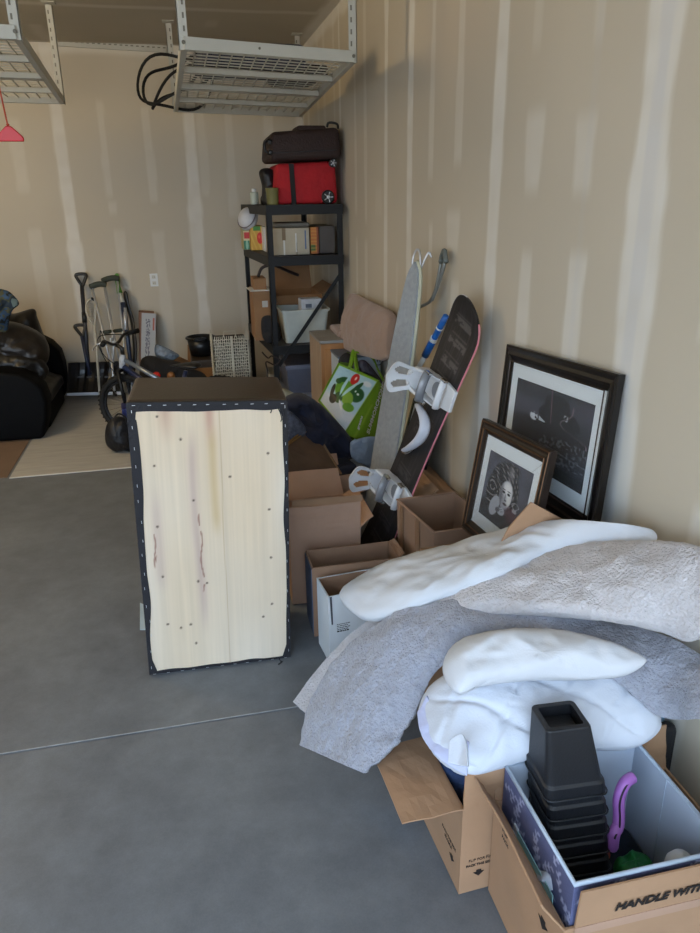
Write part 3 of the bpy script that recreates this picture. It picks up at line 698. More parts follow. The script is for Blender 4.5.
# helmet
c = PY(248.5, 219, 6.56)
t = thing('bike_helmet', 'white helmet with black lining on top of the yellow apple box', 'helmet', c-Vector((0, 0, .09)))
Mh = Matrix.Translation(c) @ Vector((-.55, -.6, .5)).to_track_quat('Z', 'Y').to_matrix().to_4x4() @ Matrix.Diagonal((.92, 1.05, .92, 1))
prof = [(.0, .095)]+[(.095*math.sin(a_), .095*math.cos(a_)) for a_ in [k*PI/2/10 for k in range(1, 12)]]+[(.085, -.03), (.08, 0)]
part('shell', MB().lathe(prof, Mh, 36), mat('helmet_white', 'c9c9cc', .35), t, smooth=True)
part('lining', MB().lathe([(.0, .08), (.05, .07), (.082, .02), (.083, -.028), (.06, -.03), (.04, .04), (0, .05)], Mh, 30), blackcl, t)
part('stripe', MB().torus((0, 0, .03), .0925, .005, Mh, 40, 6), mat('helmet_grey', '6a6064', .5), t)
# third shelf
zz = z3+.001
def carton_at(name, label, px0, px1, pyt, y, dep, m, z, flaps=(), closed=True, inner=None):
    x0_, x1_ = PY(px0, pyt, y).x, PY(px1, pyt, y).x; x1_ = min(x1_, W-.02); h_ = PY((px0+px1)/2, pyt, y).z-z
    return carton(name, label, 'box', (x0_, y, 0), (1, 0, 0), (0, 1, 0), x1_-x0_, dep, z, z+h_, m, flaps, closed=closed, inner=inner), x0_, x1_, h_
cA, xa0, xa1, ha = carton_at('cardboard_box', 'brown box with a small white sticker on the third shelf, left side', 253, 271, 291, 6.0, .35, mat('card_tan', '8f6a48', .85, var=.1), zz)
part('sticker', MB().box((PY(265, 304, 5.949).x, 5.9485, PY(265, 304, 5.949).z), (.045, .002, .05)), mat('sticker_grey', 'b9b7b0', .7), cA)
carton_at('cardboard_box', 'small brown box stacked on the stickered box, third shelf', 253.5, 266, 279, 6.0, .25, mat('card_tan', '8f6a48'), zz+ha+.012)
flatbox('paper_stack', 'white paper stack lying between the two left boxes on the third shelf', 'paper', Vector(((xa0+xa1)/2-.02, 6.08, zz+ha+.005)), (.17, .26, .007), whitepl, .04, .001)
carton_at('cardboard_box', 'large brown box with a raised flap behind the white tub', 276, 322, 295, 6.15, .5, mat('card_tan', '8f6a48'), zz, flaps=(('v1', .22, 78), ('u1', .12, 35), ('v0', .10, -40)), closed=False)
# white tub
x0, x1 = PY(282, 320, 5.80).x, PY(329, 320, 5.80).x; zt_ = PY(300, 310, 5.80).z
t = thing('plastic_tub', 'white plastic tub at the front of the third shelf', 'tub', ((x0+x1)/2, 5.98, zz))
def tub(x0, x1, y0, y1, z0, z1, tap, m, rim_m, t, th=.004):
    mb = MB()
    def rr(x0, x1, y0, y1, z, r=.03, n=5):
        out = []
        for (cx, cy, a0) in ((x1-r, y0+r, -90), (x1-r, y1-r, 0), (x0+r, y1-r, 90), (x0+r, y0+r, 180)):
            for k in range(n): a_ = math.radians(a0+90*k/(n-1)); out.append(Vector((cx+r*math.cos(a_), cy+r*math.sin(a_), z)))
        return out
    A_ = rr(x0+tap, x1-tap, y0+tap, y1-tap, z0); B_ = rr(x0, x1, y0, y1, z1); C_ = rr(x0+th, x1-th, y0+th, y1-th, z1); D_ = rr(x0+tap+th, x1-tap-th, y0+tap+th, y1-tap-th, z0+th)
    mb.grid([A_, B_, C_, D_], closed=True); n = len(A_); mb.f += [tuple(range(n))[::-1], tuple(range(3*n, 4*n))]; mb.mi += [0, 0]
    o = part('tub_body', mb, m, t)
    mb = MB(); R1 = rr(x0-.01, x1+.01, y0-.01, y1+.01, z1-.014, .035); R2 = rr(x0-.01, x1+.01, y0-.01, y1+.01, z1+.003, .035); R3 = rr(x0+.002, x1-.002, y0+.002, y1-.002, z1+.003); R4 = rr(x0+.002, x1-.002, y0+.002, y1-.002, z1-.012)
    mb.grid([R1, R2, R3, R4, R1], closed=True); part('rim', mb, rim_m, t)
    return o
wt = mat('tub_white', 'b6b9b0', .5)
tub(x0, x1, 5.78, 6.12, zz, zt_, .03, wt, wt, t)
c = PY(311, 309, 5.88)
flatbox('white_package', 'white package in the white tub on the third shelf', 'package', Vector((c.x, 5.93, zt_-.04)), (.17, .12, .115), mat('package_white', 'c0c0c2', .6, var=.1, scale=30), .05, .008)
part('window_print', MB().box((c.x-.02, 5.868, zt_+.02), (.05, .004, .03)), mat('mark_slate', '5a6270', .6), bpy.data.objects['white_package'])
mb = MB(); O = [PY(*q, 5.9) for q in ((262, 318), (272, 316), (279, 325), (280, 340), (268, 343), (262, 335))]
tag(part('black_cloth_bundle', cushion(O, sum(O, Vector())/6, (0, -1, 0), .05, .05, 50, 10, wr=.012, ws=14), blackcl, smooth=True), 'black cloth bundle between the brown box and the white tub', 'cloth')
mb = MB(); mb.tube(cr([PY(258, 277, 6.0), PY(262, 268, 6.0), PY(272, 265, 6.0), PY(281, 268, 6.05), PY(290, 272, 6.1), PY(298, 275, 6.2)], 24), .012, 8)
tag(part('power_cord', mb, mat('cord_dark', '2b1f1f', .6), smooth=True), 'dark cord curling over the small box on the third shelf', 'cord')
# bottom shelf tubs
greyp = mat('tub_grey', '5c5f6e', .3, var=.1, spec=.6); lidp = mat('tub_lid', '757886', .35)
zb = z4+.001; z_ = zb
for k, lab in enumerate(('grey plastic storage tub on the lowest shelf, under another tub', 'grey plastic storage tub with pale lid, upper one on the lowest shelf')):
    t = thing('storage_tub', lab, 'storage tub', (.97, 6.1, z_)); h_ = .22
    tub(.76, 1.19, 5.78, 6.4, z_, z_+h_, .02, greyp, lidp, t); rbox('lid', lidp, .755, 1.195, 5.775, 6.405, z_+h_, z_+h_+.02, t, .006); z_ += h_+.022
mb = MB()
for k in range(7):
    xk = .665+.011*k; mb.box((xk, 6.3, zb+.17), (.004, .3, .34-.01*(k % 3)))
tag(part('file_stack', mb, mat('paper_cream', 'b5ab98', .8)), 'upright cream files on the lowest shelf by the left post', 'files')
mb = MB(); mb.tube(cr([PY(262, 352, 5.66), PY(268, 358, 5.65), PY(272, 356, 5.66), PY(280, 360, 5.65), PY(275, 365, 5.66), PY(266, 362, 5.65), PY(268, 375, 5.66), PY(262, 384, 5.65)], 40), .006, 6)
tag(part('charger_cable', mb, mat('cord_dark', '2b1f1f'), smooth=True), 'thin dark cable dangling from the left front post of the shelving', 'cable')

# =================================================================== SOFA
bl = mat('black_leather', '060607', .65, var=.2, scale=9, bump=.25, bscale=60, spec=.1)
bl2 = mat('black_leather_soft', '0f0d0c', .45, var=.25, scale=6, bump=.3, bscale=12, spec=.5)
t = thing('sofa', 'black leather recliner sofa against the left side of the back wall', 'sofa', (-1.75, 6.9, 0))
def slab_y(px_poly, y, dy, name, m, bevel=.03, smooth=True):
    pts = [PY(*q, y) for q in px_poly]; pts = [Vector((p.x, y, max(p.z, .005))) for p in pts]
    mb = MB(); n = len(pts); mb.add(pts+[p+Vector((0, dy, 0)) for p in pts], [tuple(range(n)), tuple(range(n, 2*n))[::-1]]+[(i, (i+1) % n, n+(i+1) % n, n+i) for i in range(n)])
    return part(name, mb, m, t, smooth=smooth, bevel=bevel)
slab_y([(-70, 370), (0, 372), (18, 374), (32, 380), (42, 389), (47, 402), (47, 420), (44, 441), (-70, 447)], 6.24, .27, 'armrest', bl, .035)
slab_y([(5, 338), (40, 338), (50, 343), (59, 352), (63, 364), (65, 378), (64.5, 398), (5, 401)], 7.4, .24, 'armrest', bl, .035)
xe = PY(45, 430, 6.24).x
rbox('seat_base', bl, -2.35, xe-.0, 6.5, 7.41, .02, .22, t, .03)
O = [Vector((-2.1, 6.52, .25)), Vector((xe+.02, 6.52, .25)), Vector((xe+.03, 7.39, .25)), Vector((-2.1, 7.39, .25))]
def rectoutline(a, b, c, d, n=6):
    out = []
    for p, q in ((a, b), (b, c), (c, d), (d, a)):
        for k in range(n): out.append(p.lerp(q, (k+.5)/n))
    return out
part('seat_cushion', cushion(rectoutline(*O), sum(O, Vector())/4, (0, 0, 1), .15, .06, 100, 20, p=5, wr=.02, ws=5, seed=2), bl2, t, smooth=True)
def lump(px_poly, y, th, name, m, wr=.02, ws=5, seed=1, back=None, p=3):
    O = [PY(*q, y) for q in px_poly]; c = sum(O, Vector())/len(O)
    return part(name, cushion(O, c, (0, -1, 0), th, back or th, 90, 20, p=p, wr=wr, ws=ws, seed=seed), m, t, smooth=True)
lump([(-50, 325), (-15, 322), (10, 322), (30, 328), (44, 338), (49, 352), (44, 366), (20, 374), (-15, 374), (-50, 372)], 6.75, .2, 'back_cushion', mat('brownish_leather', '1c1611', .42, var=.3, scale=5, bump=.4, bscale=14), .035, 6, 3)
lump([(-10, 312), (12, 314), (33, 309), (37, 318), (42, 332), (46, 345), (30, 352), (-10, 350)], 7.1, .16, 'back_cushion', bl2, .03, 6, 5)
lump([(-40, 350), (0, 350), (30, 354), (44, 362), (48, 374), (30, 384), (-40, 384)], 6.62, .12, 'back_cushion', bl2, .03, 6, 8)
rbox('backrest_frame', bl, -2.4, -2.08, 6.3, 7.6, .05, .8, t, .05)
c = PY(31, 374, 6.5); part('tag', MB().box(c+Vector((0, -.12, 0)), (.03, .004, .02), None), mat('tag_grey', '8a8a8c', .5), t)
# camouflage blanket
O = [PY(*q, 6.6) for q in ((-45, 292), (-15, 288), (5, 290), (14, 296), (19, 304), (12, 311), (9, 322), (4, 338), (-6, 330), (-45, 330))]
def camo():
    m = mat('camo_cloth', '4a5a4a', .9, var=0, bump=.3); N, L = m.node_tree.nodes, m.node_tree.links
    v = N.new('ShaderNodeTexVoronoi'); v.inputs['Scale'].default_value = 14; tc = N.new('ShaderNodeTexCoord'); nz = N.new('ShaderNodeTexNoise'); nz.inputs['Scale'].default_value = 9
    L.new(tc.outputs['Object'], nz.inputs[0]); L.new(nz.outputs['Color'], v.inputs['Vector'])
    r_ = N.new('ShaderNodeValToRGB'); r_.color_ramp.interpolation = 'CONSTANT'; e = r_.color_ramp.elements
    e[0].color = hexs('1a1e1a'); e[1].color = hexs('5f7070'); e[1].position = .75
    for p_, c_ in ((.2, '2f4864'), (.38, '4a4b36'), (.55, '23303c')): q = e.new(p_); q.color = hexs(c_)
    L.new(nz.outputs[0], r_.inputs[0]); nz.inputs['Detail'].default_value = 3
    mr = N.new('ShaderNodeMapRange'); mr.inputs[1].default_value = .3; mr.inputs[2].default_value = .7; L.new(nz.outputs[0], mr.inputs[0]); L.new(mr.outputs[0], r_.inputs[0])
    L.new(r_.outputs[0], N['Principled BSDF'].inputs['Base Color']); return m
tag(part('camouflage_blanket', cushion(O, sum(O, Vector())/len(O), (0, -1, 0), .09, .08, 90, 18, wr=.03, ws=9, seed=4), camo(), smooth=True), 'blue and green camouflage blanket heaped on top of the sofa back', 'blanket')

# =================================================================== THINGS LEANING ON THE BACK WALL
def shovel(name, label, grip, yg, bot, yb, gw, hm, blade=None, collar=None):
    g_ = PY(*grip, yg); e_ = PY(*bot, yb); e_.z = max(e_.z, .03)
    t = thing(name, label, 'shovel', (e_.x, e_.y, 0))
    ax = (e_-g_).normalized(); sd = Vector((1, 0, 0)); s = gw
    mb = MB(); tip = g_+ax*s*1.35
    mb.tube(cr([tip, g_+sd*(-s*.55)+ax*s*.35, g_-sd*s*.62, g_-sd*s*.3-ax*s*.12, g_+sd*s*.3-ax*s*.12, g_+sd*s*.62, g_+sd*s*.55+ax*s*.35, tip+ax*.02], 40), .016, 8)
    part('grip', mb, blackpl, t, smooth=True)
    part('shaft', MB().tube([tip, e_], [.02]*2, 12), hm, t, smooth=True)
    if collar:
        c0 = g_.lerp(e_, collar); part('collar', MB().tube([c0-ax*.05, c0+ax*.05], .024, 12), blackpl, t, smooth=True)
    if blade: blade(t, e_)
    return t
def big_blade(t, e_):
    yb = 7.5; tl, tr, br, bl_ = PY(68, 363, yb+.14), PY(126, 361, yb+.14), PY(122, 394, yb), PY(66, 395.5, yb)
    G = []
    for i in range(9):
        v = i/8; row = []
        for j in range(25):
            u = j/24; p = tl.lerp(tr, u).lerp(bl_.lerp(br, u), v); p.y += .05*math.sin(PI*v)*1.+.012*abs(math.sin(u*PI*9)); p.z = max(p.z, .004); row.append(p)
        G.append(row)
    part('blade', MB().grid(G), mat('blade_black', '17171a', .3, var=.1, spec=.6), t, smooth=False, solid=.006)
    mb = MB(); mb.hexa([PY(67, 396, yb-.012), PY(123, 394.5, yb-.012), PY(123, 394.5, yb+.01), PY(67, 396, yb+.01)], [PY(67, 393, yb-.012), PY(123, 391.5, yb-.012), PY(123, 391.5, yb+.01), PY(67, 393, yb+.01)])
    for v in mb.v: v.z = max(.004, v.z)
    part('wear_strip', mb, steel, t)
    mb = MB()
    for k in range(5):
        c = PY(80+9*k, 377, yb+.02); mb.box(c, (.05, .004, .012))
    part('blade_ribs', mb, mat('rib_grey', '55565a', .3), t)
shovel('snow_shovel', 'tall snow shovel with black D grip and wide black blade by the back wall', (81, 275), 7.66, (89, 375), 7.45, .075, mat('shaft_grey', '3d3f46', .4, .5), big_blade, .42)
shovel('garden_shovel', 'shorter shovel with black D grip and dark blue tapered shaft', (80, 326), 7.55, (90, 375), 7.4, .075, mat('shaft_navy', '1d2740', .4), None)
def crutch(label, pl, pr, mid, bot, y0, y1, hg):
    L_, R_ = PY(*pl, y0), PY(*pr, y0); Mm = PY(*mid, (y0+y1)/2); Bt = PY(*bot, y1); Bt.z = max(.02, Bt.z)
    t = thing('crutch', label, 'crutch', (Bt.x, Bt.y, 0), 'aluminium crutches on the back wall')
    o = (R_-L_)*.10
    pts = cr([L_-Vector((.012,0,.012)), L_.lerp(R_, .3)+Vector((0,0,.004)), L_.lerp(R_, .7)+Vector((0,0,.006)), R_+Vector((.012,0,-.01))], 14)
    part('armpit_pad', MB().tube(pts, [.022]+[.027]*12+[.022], 12), mat('pad_green', '3a4038', .8, bump=.2), t, smooth=True)
    for q, s_ in ((L_, -1), (R_, 1)):
        m1 = Mm+(R_-L_)*.5*s_*.55
        part('side_tube', MB().tube([q+o*-s_*.6, m1, Mm+(R_-L_)*.08*s_+(Bt-Mm)*.35], .011, 10), steel, t, smooth=True)
    part('lower_tube', MB().tube([Mm+(Bt-Mm)*.05, Bt], .012, 10), steel, t, smooth=True)
    a, b = L_.lerp(Mm+(R_-L_)*-.27, hg), R_.lerp(Mm+(R_-L_)*.27, hg); part('hand_grip', MB().tube([a, b], .018, 10), mat('pad_green', '3a4038'), t, smooth=True)
    part('rubber_tip', MB().tube([Bt, Bt+(Mm-Bt).normalized()*.05], [.022, .016], 12), blackrub, t)
crutch('aluminium crutch with dark green pad, the left and nearer of the pair', (91, 286), (105, 284), (110, 345), (115, 396), 7.5, 7.2, .78)
crutch('aluminium crutch with dark green pad, right one of the pair, beside the green hook', (103, 280), (118, 278), (120, 345), (124, 398), 7.62, 7.3, .78)
# racket
t = thing('racket', 'pale racket leaning head up left of the crutches', 'racket', PY(99, 400, 7.25))
a, b = PY(90, 302, 7.6), PY(92, 322, 7.55); e_ = PY(100, 400, 7.25); e_.z = max(e_.z, .02)
mb = MB(); mb.tube(cr([PY(94, 327, 7.53), PY(87, 314, 7.56), PY(86.5, 304, 7.6), PY(91, 299, 7.61), PY(95, 303, 7.6), PY(95.5, 314, 7.56), PY(94.5, 328, 7.53)], 30), .011, 8); part('head_frame', mb, mat('cream_plastic', 'b9b4a6', .5), t, smooth=True)
part('shaft', MB().tube([PY(94, 325, 7.53), PY(96, 340, 7.48), e_], [.017, .014, .010], 8), mat('cream_plastic', 'b9b4a6'), t, smooth=True)
part('bumper_guard', MB().tube([PY(91, 298, 7.6), PY(95, 300.5, 7.6), PY(96.3, 304, 7.6)], .013, 8), blackpl, t)
mb = MB()
for k in range(5):
    mb.tube([PY(88, 303+k*4.5, 7.58), PY(94.8, 303+k*4.5, 7.58)], .0018, 4)
for k in range(3): mb.tube([PY(89+k*2, 301.5, 7.6), PY(90.2+k*1.6, 322, 7.55)], .0018, 4)
part('strings', mb, mat('string_white', 'aaa89d', .6), t)
# green hooked pole
t = thing('hooked_pole', 'pole with bright green hook and white collar leaning by the crutches', 'pole', PY(136, 392, 7.2))
grn = mat('bright_green', '4f8a2a', .5)
mb = MB(); mb.tube(cr([PY(119, 293, 7.6), PY(117, 284, 7.63), PY(115.5, 276, 7.65), PY(117.5, 274.5, 7.65), PY(118.5, 278, 7.64), PY(118.7, 286, 7.62), PY(120, 293, 7.6)], 24), .012, 8); part('hook', mb, grn, t, smooth=True)
part('sleeve', MB().tube([PY(117, 281, 7.63), PY(119.7, 293, 7.6)], [.012, .028], 10), grn, t, smooth=True)
part('collar', MB().tube([PY(119.5, 293, 7.6), PY(123, 304, 7.57)], [.018, .026], 10), mat('cream_plastic', 'b9b4a6'), t, smooth=True)
e_ = PY(134, 392, 7.25); e_.z = .02
part('shaft', MB().tube([PY(123, 303, 7.57), PY(125.5, 320, 7.5), e_], [.03, .022, .018], 10), mat('shaft_blue', '1f2b45', .35), t, smooth=True)
part('pale_strip', MB().tube([PY(124.5, 308, 7.54), PY(126, 330, 7.46)], .021, 8), steel, t, smooth=True)  # pale steel strip along the upper shaft
mb = MB(); mb.tube(cr([PY(125, 291, 7.62), PY(127.5, 305, 7.6), PY(132, 320, 7.57), PY(134.5, 340, 7.5), PY(134.5, 360, 7.45), PY(131, 385, 7.4)], 24), [.012]+[.028]*22+[.02], 8, flat=.5)
tag(part('curved_blade_case', mb, blackpl, smooth=True), 'long black curved case leaning right of the green hooked pole', 'case')
# long white carton
t = thing('long_carton', 'tall narrow white printed carton leaning on the back wall below the outlet', 'box', PY(146, 385, 7.5))
bl_, br, tr, tl = PY(137.5, 376, 7.42), PY(152, 376, 7.42), PY(154, 313, 7.62), PY(138.5, 312, 7.62)
ex = PY(137, 395, 7.36); dz = Vector((0, .06, .01))
fn_c = mat('carton_side', '7c5a48', .8)
lo = Vector((0, -.03, -bl_.z+.005)); lo.y = -.06
mb = MB(); mb.hexa([bl_+lo, br+lo, br+lo+dz, bl_+lo+dz], [tl, tr, tr+dz, tl+dz]); part('carton_body', mb, fn_c, t, bevel=.003)
def lc_fn(u, v):
    c = np.array([.68, .69, .70])*np.ones(u.shape+(3,)); k = (np.abs(u-.45) < .17) & (v > .45) & (v < .93) & (vnoise(u*26, v*70, 1, 3) > .5); c = mixc(c, (.35, .35, .42), k*.8)
    k = (np.abs(u-.85) < .07) & (v > .8) & (v < .95); c = mixc(c, (.65, .3, .25), k*.8); k = (np.abs(u-.5) < .12) & (np.abs(v-.32) < .02); return mixc(c, (.3, .5, .7), k*.9)
wv = (tr-tl); hv = tl-(bl_+lo)
painted('printed_front', frame(bl_+lo+Vector((.006, -.004, .006)), wv, hv), wv.length-.012, hv.length-.012, lc_fn, mat('print_matte', 'ffffff', .7, var=.05, attr='Paint'), t, 40, 140, .0015)

# =================================================================== BICYCLE (small, front wheel to the left)
hd = Vector((-.84, .30, 0)).normalized(); sdv = Vector((hd.y, -hd.x, 0))*-1
fc = PY(129, 404, 6.15); R_ = .265; fc.z = R_+.005
t = thing('bicycle', 'dark blue and silver bicycle, its front wheel showing left of the ottoman', 'bicycle', (fc.x, fc.y, 0))
upv = Vector((0, 0, 1))
Ms = lambda c, a=0: frame(c, hd*math.cos(a)+sdv*math.sin(a), upv)
def wheel(c, ang):
    Mw = Ms(c, ang)
    w_ = part('tire', MB().torus((0, 0, 0), R_-.024, .026, Mw, 48, 10), blackrub, t, smooth=True)
    part('rim', MB().torus((0, 0, 0), R_-.055, .011, Mw, 48, 6), mat('rim_dark', '2b2c30', .35, .6), w_, smooth=True)
    mb = MB()
    for k in range(24):
        a_ = 2*PI*k/24; mb.tube([Mw @ Vector((.012*math.cos(a_+.6), .012*math.sin(a_+.6), .025*(-1)**k)), Mw @ Vector(((R_-.06)*math.cos(a_), (R_-.06)*math.sin(a_), 0))], .0014, 4)
    part('spokes', mb, chrome, w_); part('hub', MB().lathe([(0, -.045), (.02, -.04), (.014, -.02), (.014, .02), (.02, .04), (0, .045)], Mw, 16), steel, w_)
    mb = MB()
    for k in range(44):
        a_ = 2*PI*k/44; mb.box((0, 0, 0), (.008, .012, .036), Mw @ Matrix.Rotation(a_, 4, 'Z') @ Matrix.Translation((R_-.0005, 0, 0)))
    part('tread_blocks', mb, blackrub, w_)
steer = -.05
wheel(fc, steer); rc = fc-hd*.80; wheel(rc, 0)
head = fc+hd*.01+upv*.33; htop = fc-hd*.0+upv*.42; bb = fc-hd*.42+upv*.0; seat_ = bb-hd*.10+upv*.24
fh = hd*math.cos(steer)+sdv*math.sin(steer); fs = sdv*math.cos(steer)-hd*math.sin(steer)
blue = mat('frame_blue', '232f52', .3, .3, coat=.5); silv = mat('frame_silver', '9aa2ad', .3, .7)
part('down_tube', MB().tube([head, bb], .024, 12), blue, t, smooth=True); part('top_tube', MB().tube([htop-upv*.03, bb-hd*.07+upv*.11], .018, 12), silv, t, smooth=True)
part('seat_tube', MB().tube([bb, seat_+upv*.06], .017, 12), blue, t, smooth=True)
part('head_tube', MB().tube([head-upv*.01+hd*.01, htop+upv*.01], .026, 14), mat('frame_white', 'b9bcc0', .4), t, smooth=True)
mb = MB()
for s_ in (-1, 1): mb.tube([bb+sdv*.03*s_, rc+sdv*.06*s_], .010, 8); mb.tube([seat_, rc+sdv*.06*s_], .009, 8)
part('rear_stays', mb, blue, t, smooth=True)
mb = MB()
for s_ in (-1, 1): mb.tube([head+fs*.06*s_-upv*.03+fh*.02, fc+fs*.06*s_], [.017, .013], 10)
mb.tube([head-fs*.07-upv*.03+fh*.02, head+fs*.07-upv*.03+fh*.02], .018, 10); part('fork', mb, blackmet, t, smooth=True)
part('stem', MB().tube([htop, htop+upv*.06, htop+upv*.09+fh*.05], .017, 10), blackpl, t, smooth=True)
hb = htop+upv*.10+fh*.05
bar = part('handlebar', MB().tube(cr([hb-fs*.30-fh*.05+upv*.05, hb-fs*.17+upv*.045, hb-fs*.05, hb+fs*.05, hb+fs*.17+upv*.045, hb+fs*.30-fh*.05+upv*.05], 30), .0125, 8), blackpl, t, smooth=True)
for s_ in (-1, 1):
    part('grip', MB().tube([hb+fs*s_*.20+upv*.046-fh*.01, hb+fs*s_*.31-fh*.055+upv*.05], .021, 12), blackrub, bar, smooth=True)
    part('brake_lever', MB().tube(cr([hb+fs*s_*.17+upv*.04+fh*.02, hb+fs*s_*.20+fh*.06+upv*.02, hb+fs*s_*.29+fh*.05-upv*.0], 10), .007, 8), steel, bar, smooth=True)
c = hb+fh*.03+upv*.03; part('reflector', MB().box((0, 0, 0), (.045, .012, .03), frame(c, fs, fh)), whitepl, bar, bevel=.003)
mb = MB(); mb.tube(cr([hb+fs*.17+upv*.04, hb+fh*.12+upv*.1, hb+fh*.13-upv*.08, head+fh*.05], 16), .004, 6); mb.tube(cr([hb-fs*.17+upv*.04, hb+fh*.14+upv*.05, hb+fh*.12-upv*.12, head+fh*.05-upv*.1], 16), .004, 6); part('brake_cable', mb, blackrub, t, smooth=True)
O = [Vector((0,0,0))]; sc = seat_+upv*.10
G = [sc+hd*.13, sc+hd*.05+sdv*.03, sc-hd*.06+sdv*.065, sc-hd*.12+sdv*.05, sc-hd*.12-sdv*.05, sc-hd*.06-sdv*.065, sc+hd*.05-sdv*.03]
part('saddle', cushion(G, sc-hd*.04, (0, 0, 1), .03, .02, 40, 8, wr=0), blackpl, t, smooth=True)
mb = MB(); mb.tube([bb-sdv*.07, bb+sdv*.07], .016, 10)
for s_ in (-1, 1): mb.tube([bb+sdv*.07*s_, bb+sdv*.08*s_+hd*.1*s_-upv*.06], .010, 8)
mb.torus((0, 0, 0), .06, .006, frame(bb+sdv*.05, hd, upv), 28, 6); part('crankset', mb, steel, t, smooth=True)
for s_ in (-1, 1): part('pedal', MB().box((0, 0, 0), (.07, .08, .02), frame(bb+sdv*.13*s_+hd*.1*s_-upv*.06, hd, sdv)), blackpl, t, bevel=.004)
# backpack in front of the wheel
O = [PY(*q, 5.75) for q in ((113, 418), (121, 417), (128, 420), (133, 430), (133, 448), (124, 456), (115, 452), (107, 445), (105, 435), (107, 424))]
for o in O: o.z = max(o.z, .01)
t = thing('backpack', 'black nylon backpack on the mat behind the left edge of the ottoman', 'backpack', (PY(118, 456, 5.75).x, 5.75, 0))
nyl = mat('black_nylon', '141418')
part('bag_body', cushion(O, sum(O, Vector())/len(O), (0, -1, 0), .10, .08, 70, 16, wr=.012, ws=8, seed=6), nyl, t, smooth=True)
mb = MB(); mb.tube(cr([PY(112, 421, 5.68), PY(118, 414, 5.7), PY(125, 417, 5.7), PY(127, 424, 5.68)], 16), .012, 8, flat=.4); part('shoulder_strap', mb, blackcl, t, smooth=True)
c = PY(124, 400, 5.9)
flatbox('blue_crate', 'small dark blue crate beside the bicycle wheel', 'crate', Vector((PY(126, 415, 5.9).x+.02, 6.02, .005)), (.12, .2, .30), mat('crate_blue', '1d2560', .5), .1, .01)

# =================================================================== PILE BEHIND THE OTTOMAN
def heap(name, label, cat, px_poly, y, th, m, wr=.02, ws=8, seed=1, nrm=(0, -1, 0), back=None):
    O = [PY(*q, y) for q in px_poly]; c = sum(O, Vector())/len(O)
    return tag(part(name, cushion(O, c, nrm, th, back or th, 80, 18, wr=wr, ws=ws, seed=seed), m, smooth=True), label, cat)
support = carton('cardboard_box', 'brown box lying under the black bag and package behind the ottoman', 'box', (-.44, 6.40, 0), (1, 0, 0), (0, 1, 0), .40, .34, .006, .34, mat('card_tan', '8f6a48'), (), closed=True)
heap('gear_bag', 'black cloth bag with two round reflectors behind the ottoman', 'bag', ((140, 364), (143, 358), (152, 356), (165, 360), (178, 362), (190, 368), (206, 376), (204, 392), (145, 392), (140, 380)), 6.42, .13, blackcl, .02, 9, 9)
for px, lab, m in ((166, 'red', mat('reflector_red', 'e0281e', .2, coat=.6)), (171+.0, 'amber', mat('reflector_amber', '8a5a2c', .3))):
    px_ = 156.5 if lab == 'red' else 171
    c = PY(px_, 375.5, 6.27); q = part('reflector', MB().lathe([(0, 0), (.03, .0), (.034, .008), (.026, .018), (0, .022)], frame(c, (1, 0, 0), (0, 0, 1)), 20), m, bpy.data.objects['gear_bag'], smooth=True)
    q['label'] = lab+' round reflector'
t = heap('shiny_package', 'shiny black and white wrapped package leaning behind the gear bag', 'package', ((155, 346), (160, 345), (178, 354), (177, 358), (168, 362), (156, 356)), 6.55, .05, mat('foil_grey', '6f7a86', .25, var=.5, scale=30), .008, 14, 3)
cb, *_ = (carton('cardboard_box', 'brown open box with raised flaps under the black basket', 'box', (-.02, 6.75, 0), (1, 0, 0), (0, 1, 0), .42, .38, .006, PY(195, 375, 6.75).z+.06, mat('card_tan', '8f6a48'), (('v0', .2, -25), ('u0', .2, 30), ('v1', .16, 60)), closed=False),)
flatbox('plastic_case', 'upright dark plastic case inside the brown open box holding up the basket', 'case', Vector((.16, 6.95, .012)), (.3, .3, PY(200, 357, 6.95).z-.014), mat('smoky_plastic', '4a413a'), 0, .01)
# black basket
xb0, xb1 = PY(187, 345, 6.9).x, PY(216, 345, 6.9).x; zb0, zb1 = PY(200, 357, 6.9).z, PY(200, 339, 6.95).z
t = thing('laundry_basket', 'round black plastic basket behind the woven white hamper', 'basket', ((xb0+xb1)/2, 7.02, zb0+.002)); c = Vector(((xb0+xb1)/2, 7.02, zb0+.002)); r_ = (xb1-xb0)/2; hb_ = zb1-zb0
part('basket_body', MB().lathe([(0, 0), (r_*.82, 0), (r_*.97, hb_), (r_*.92, hb_), (r_*.78, .01), (0, .01)], Matrix.Translation(c), 36), blackpl, t, smooth=True)
part('rim', MB().torus((0, 0, hb_), r_, .012, Matrix.Translation(c), 36, 8), blackpl, t, smooth=True)
for s_ in (-1, 1): part('handle', MB().tube(cr([c+Vector((s_*.06, -r_, hb_)), c+Vector((s_*.05, -r_-.02, hb_+.02)), c+Vector((s_*-.0, -r_-.022, hb_+.025))], 8), .008, 6), blackpl, t, smooth=True)
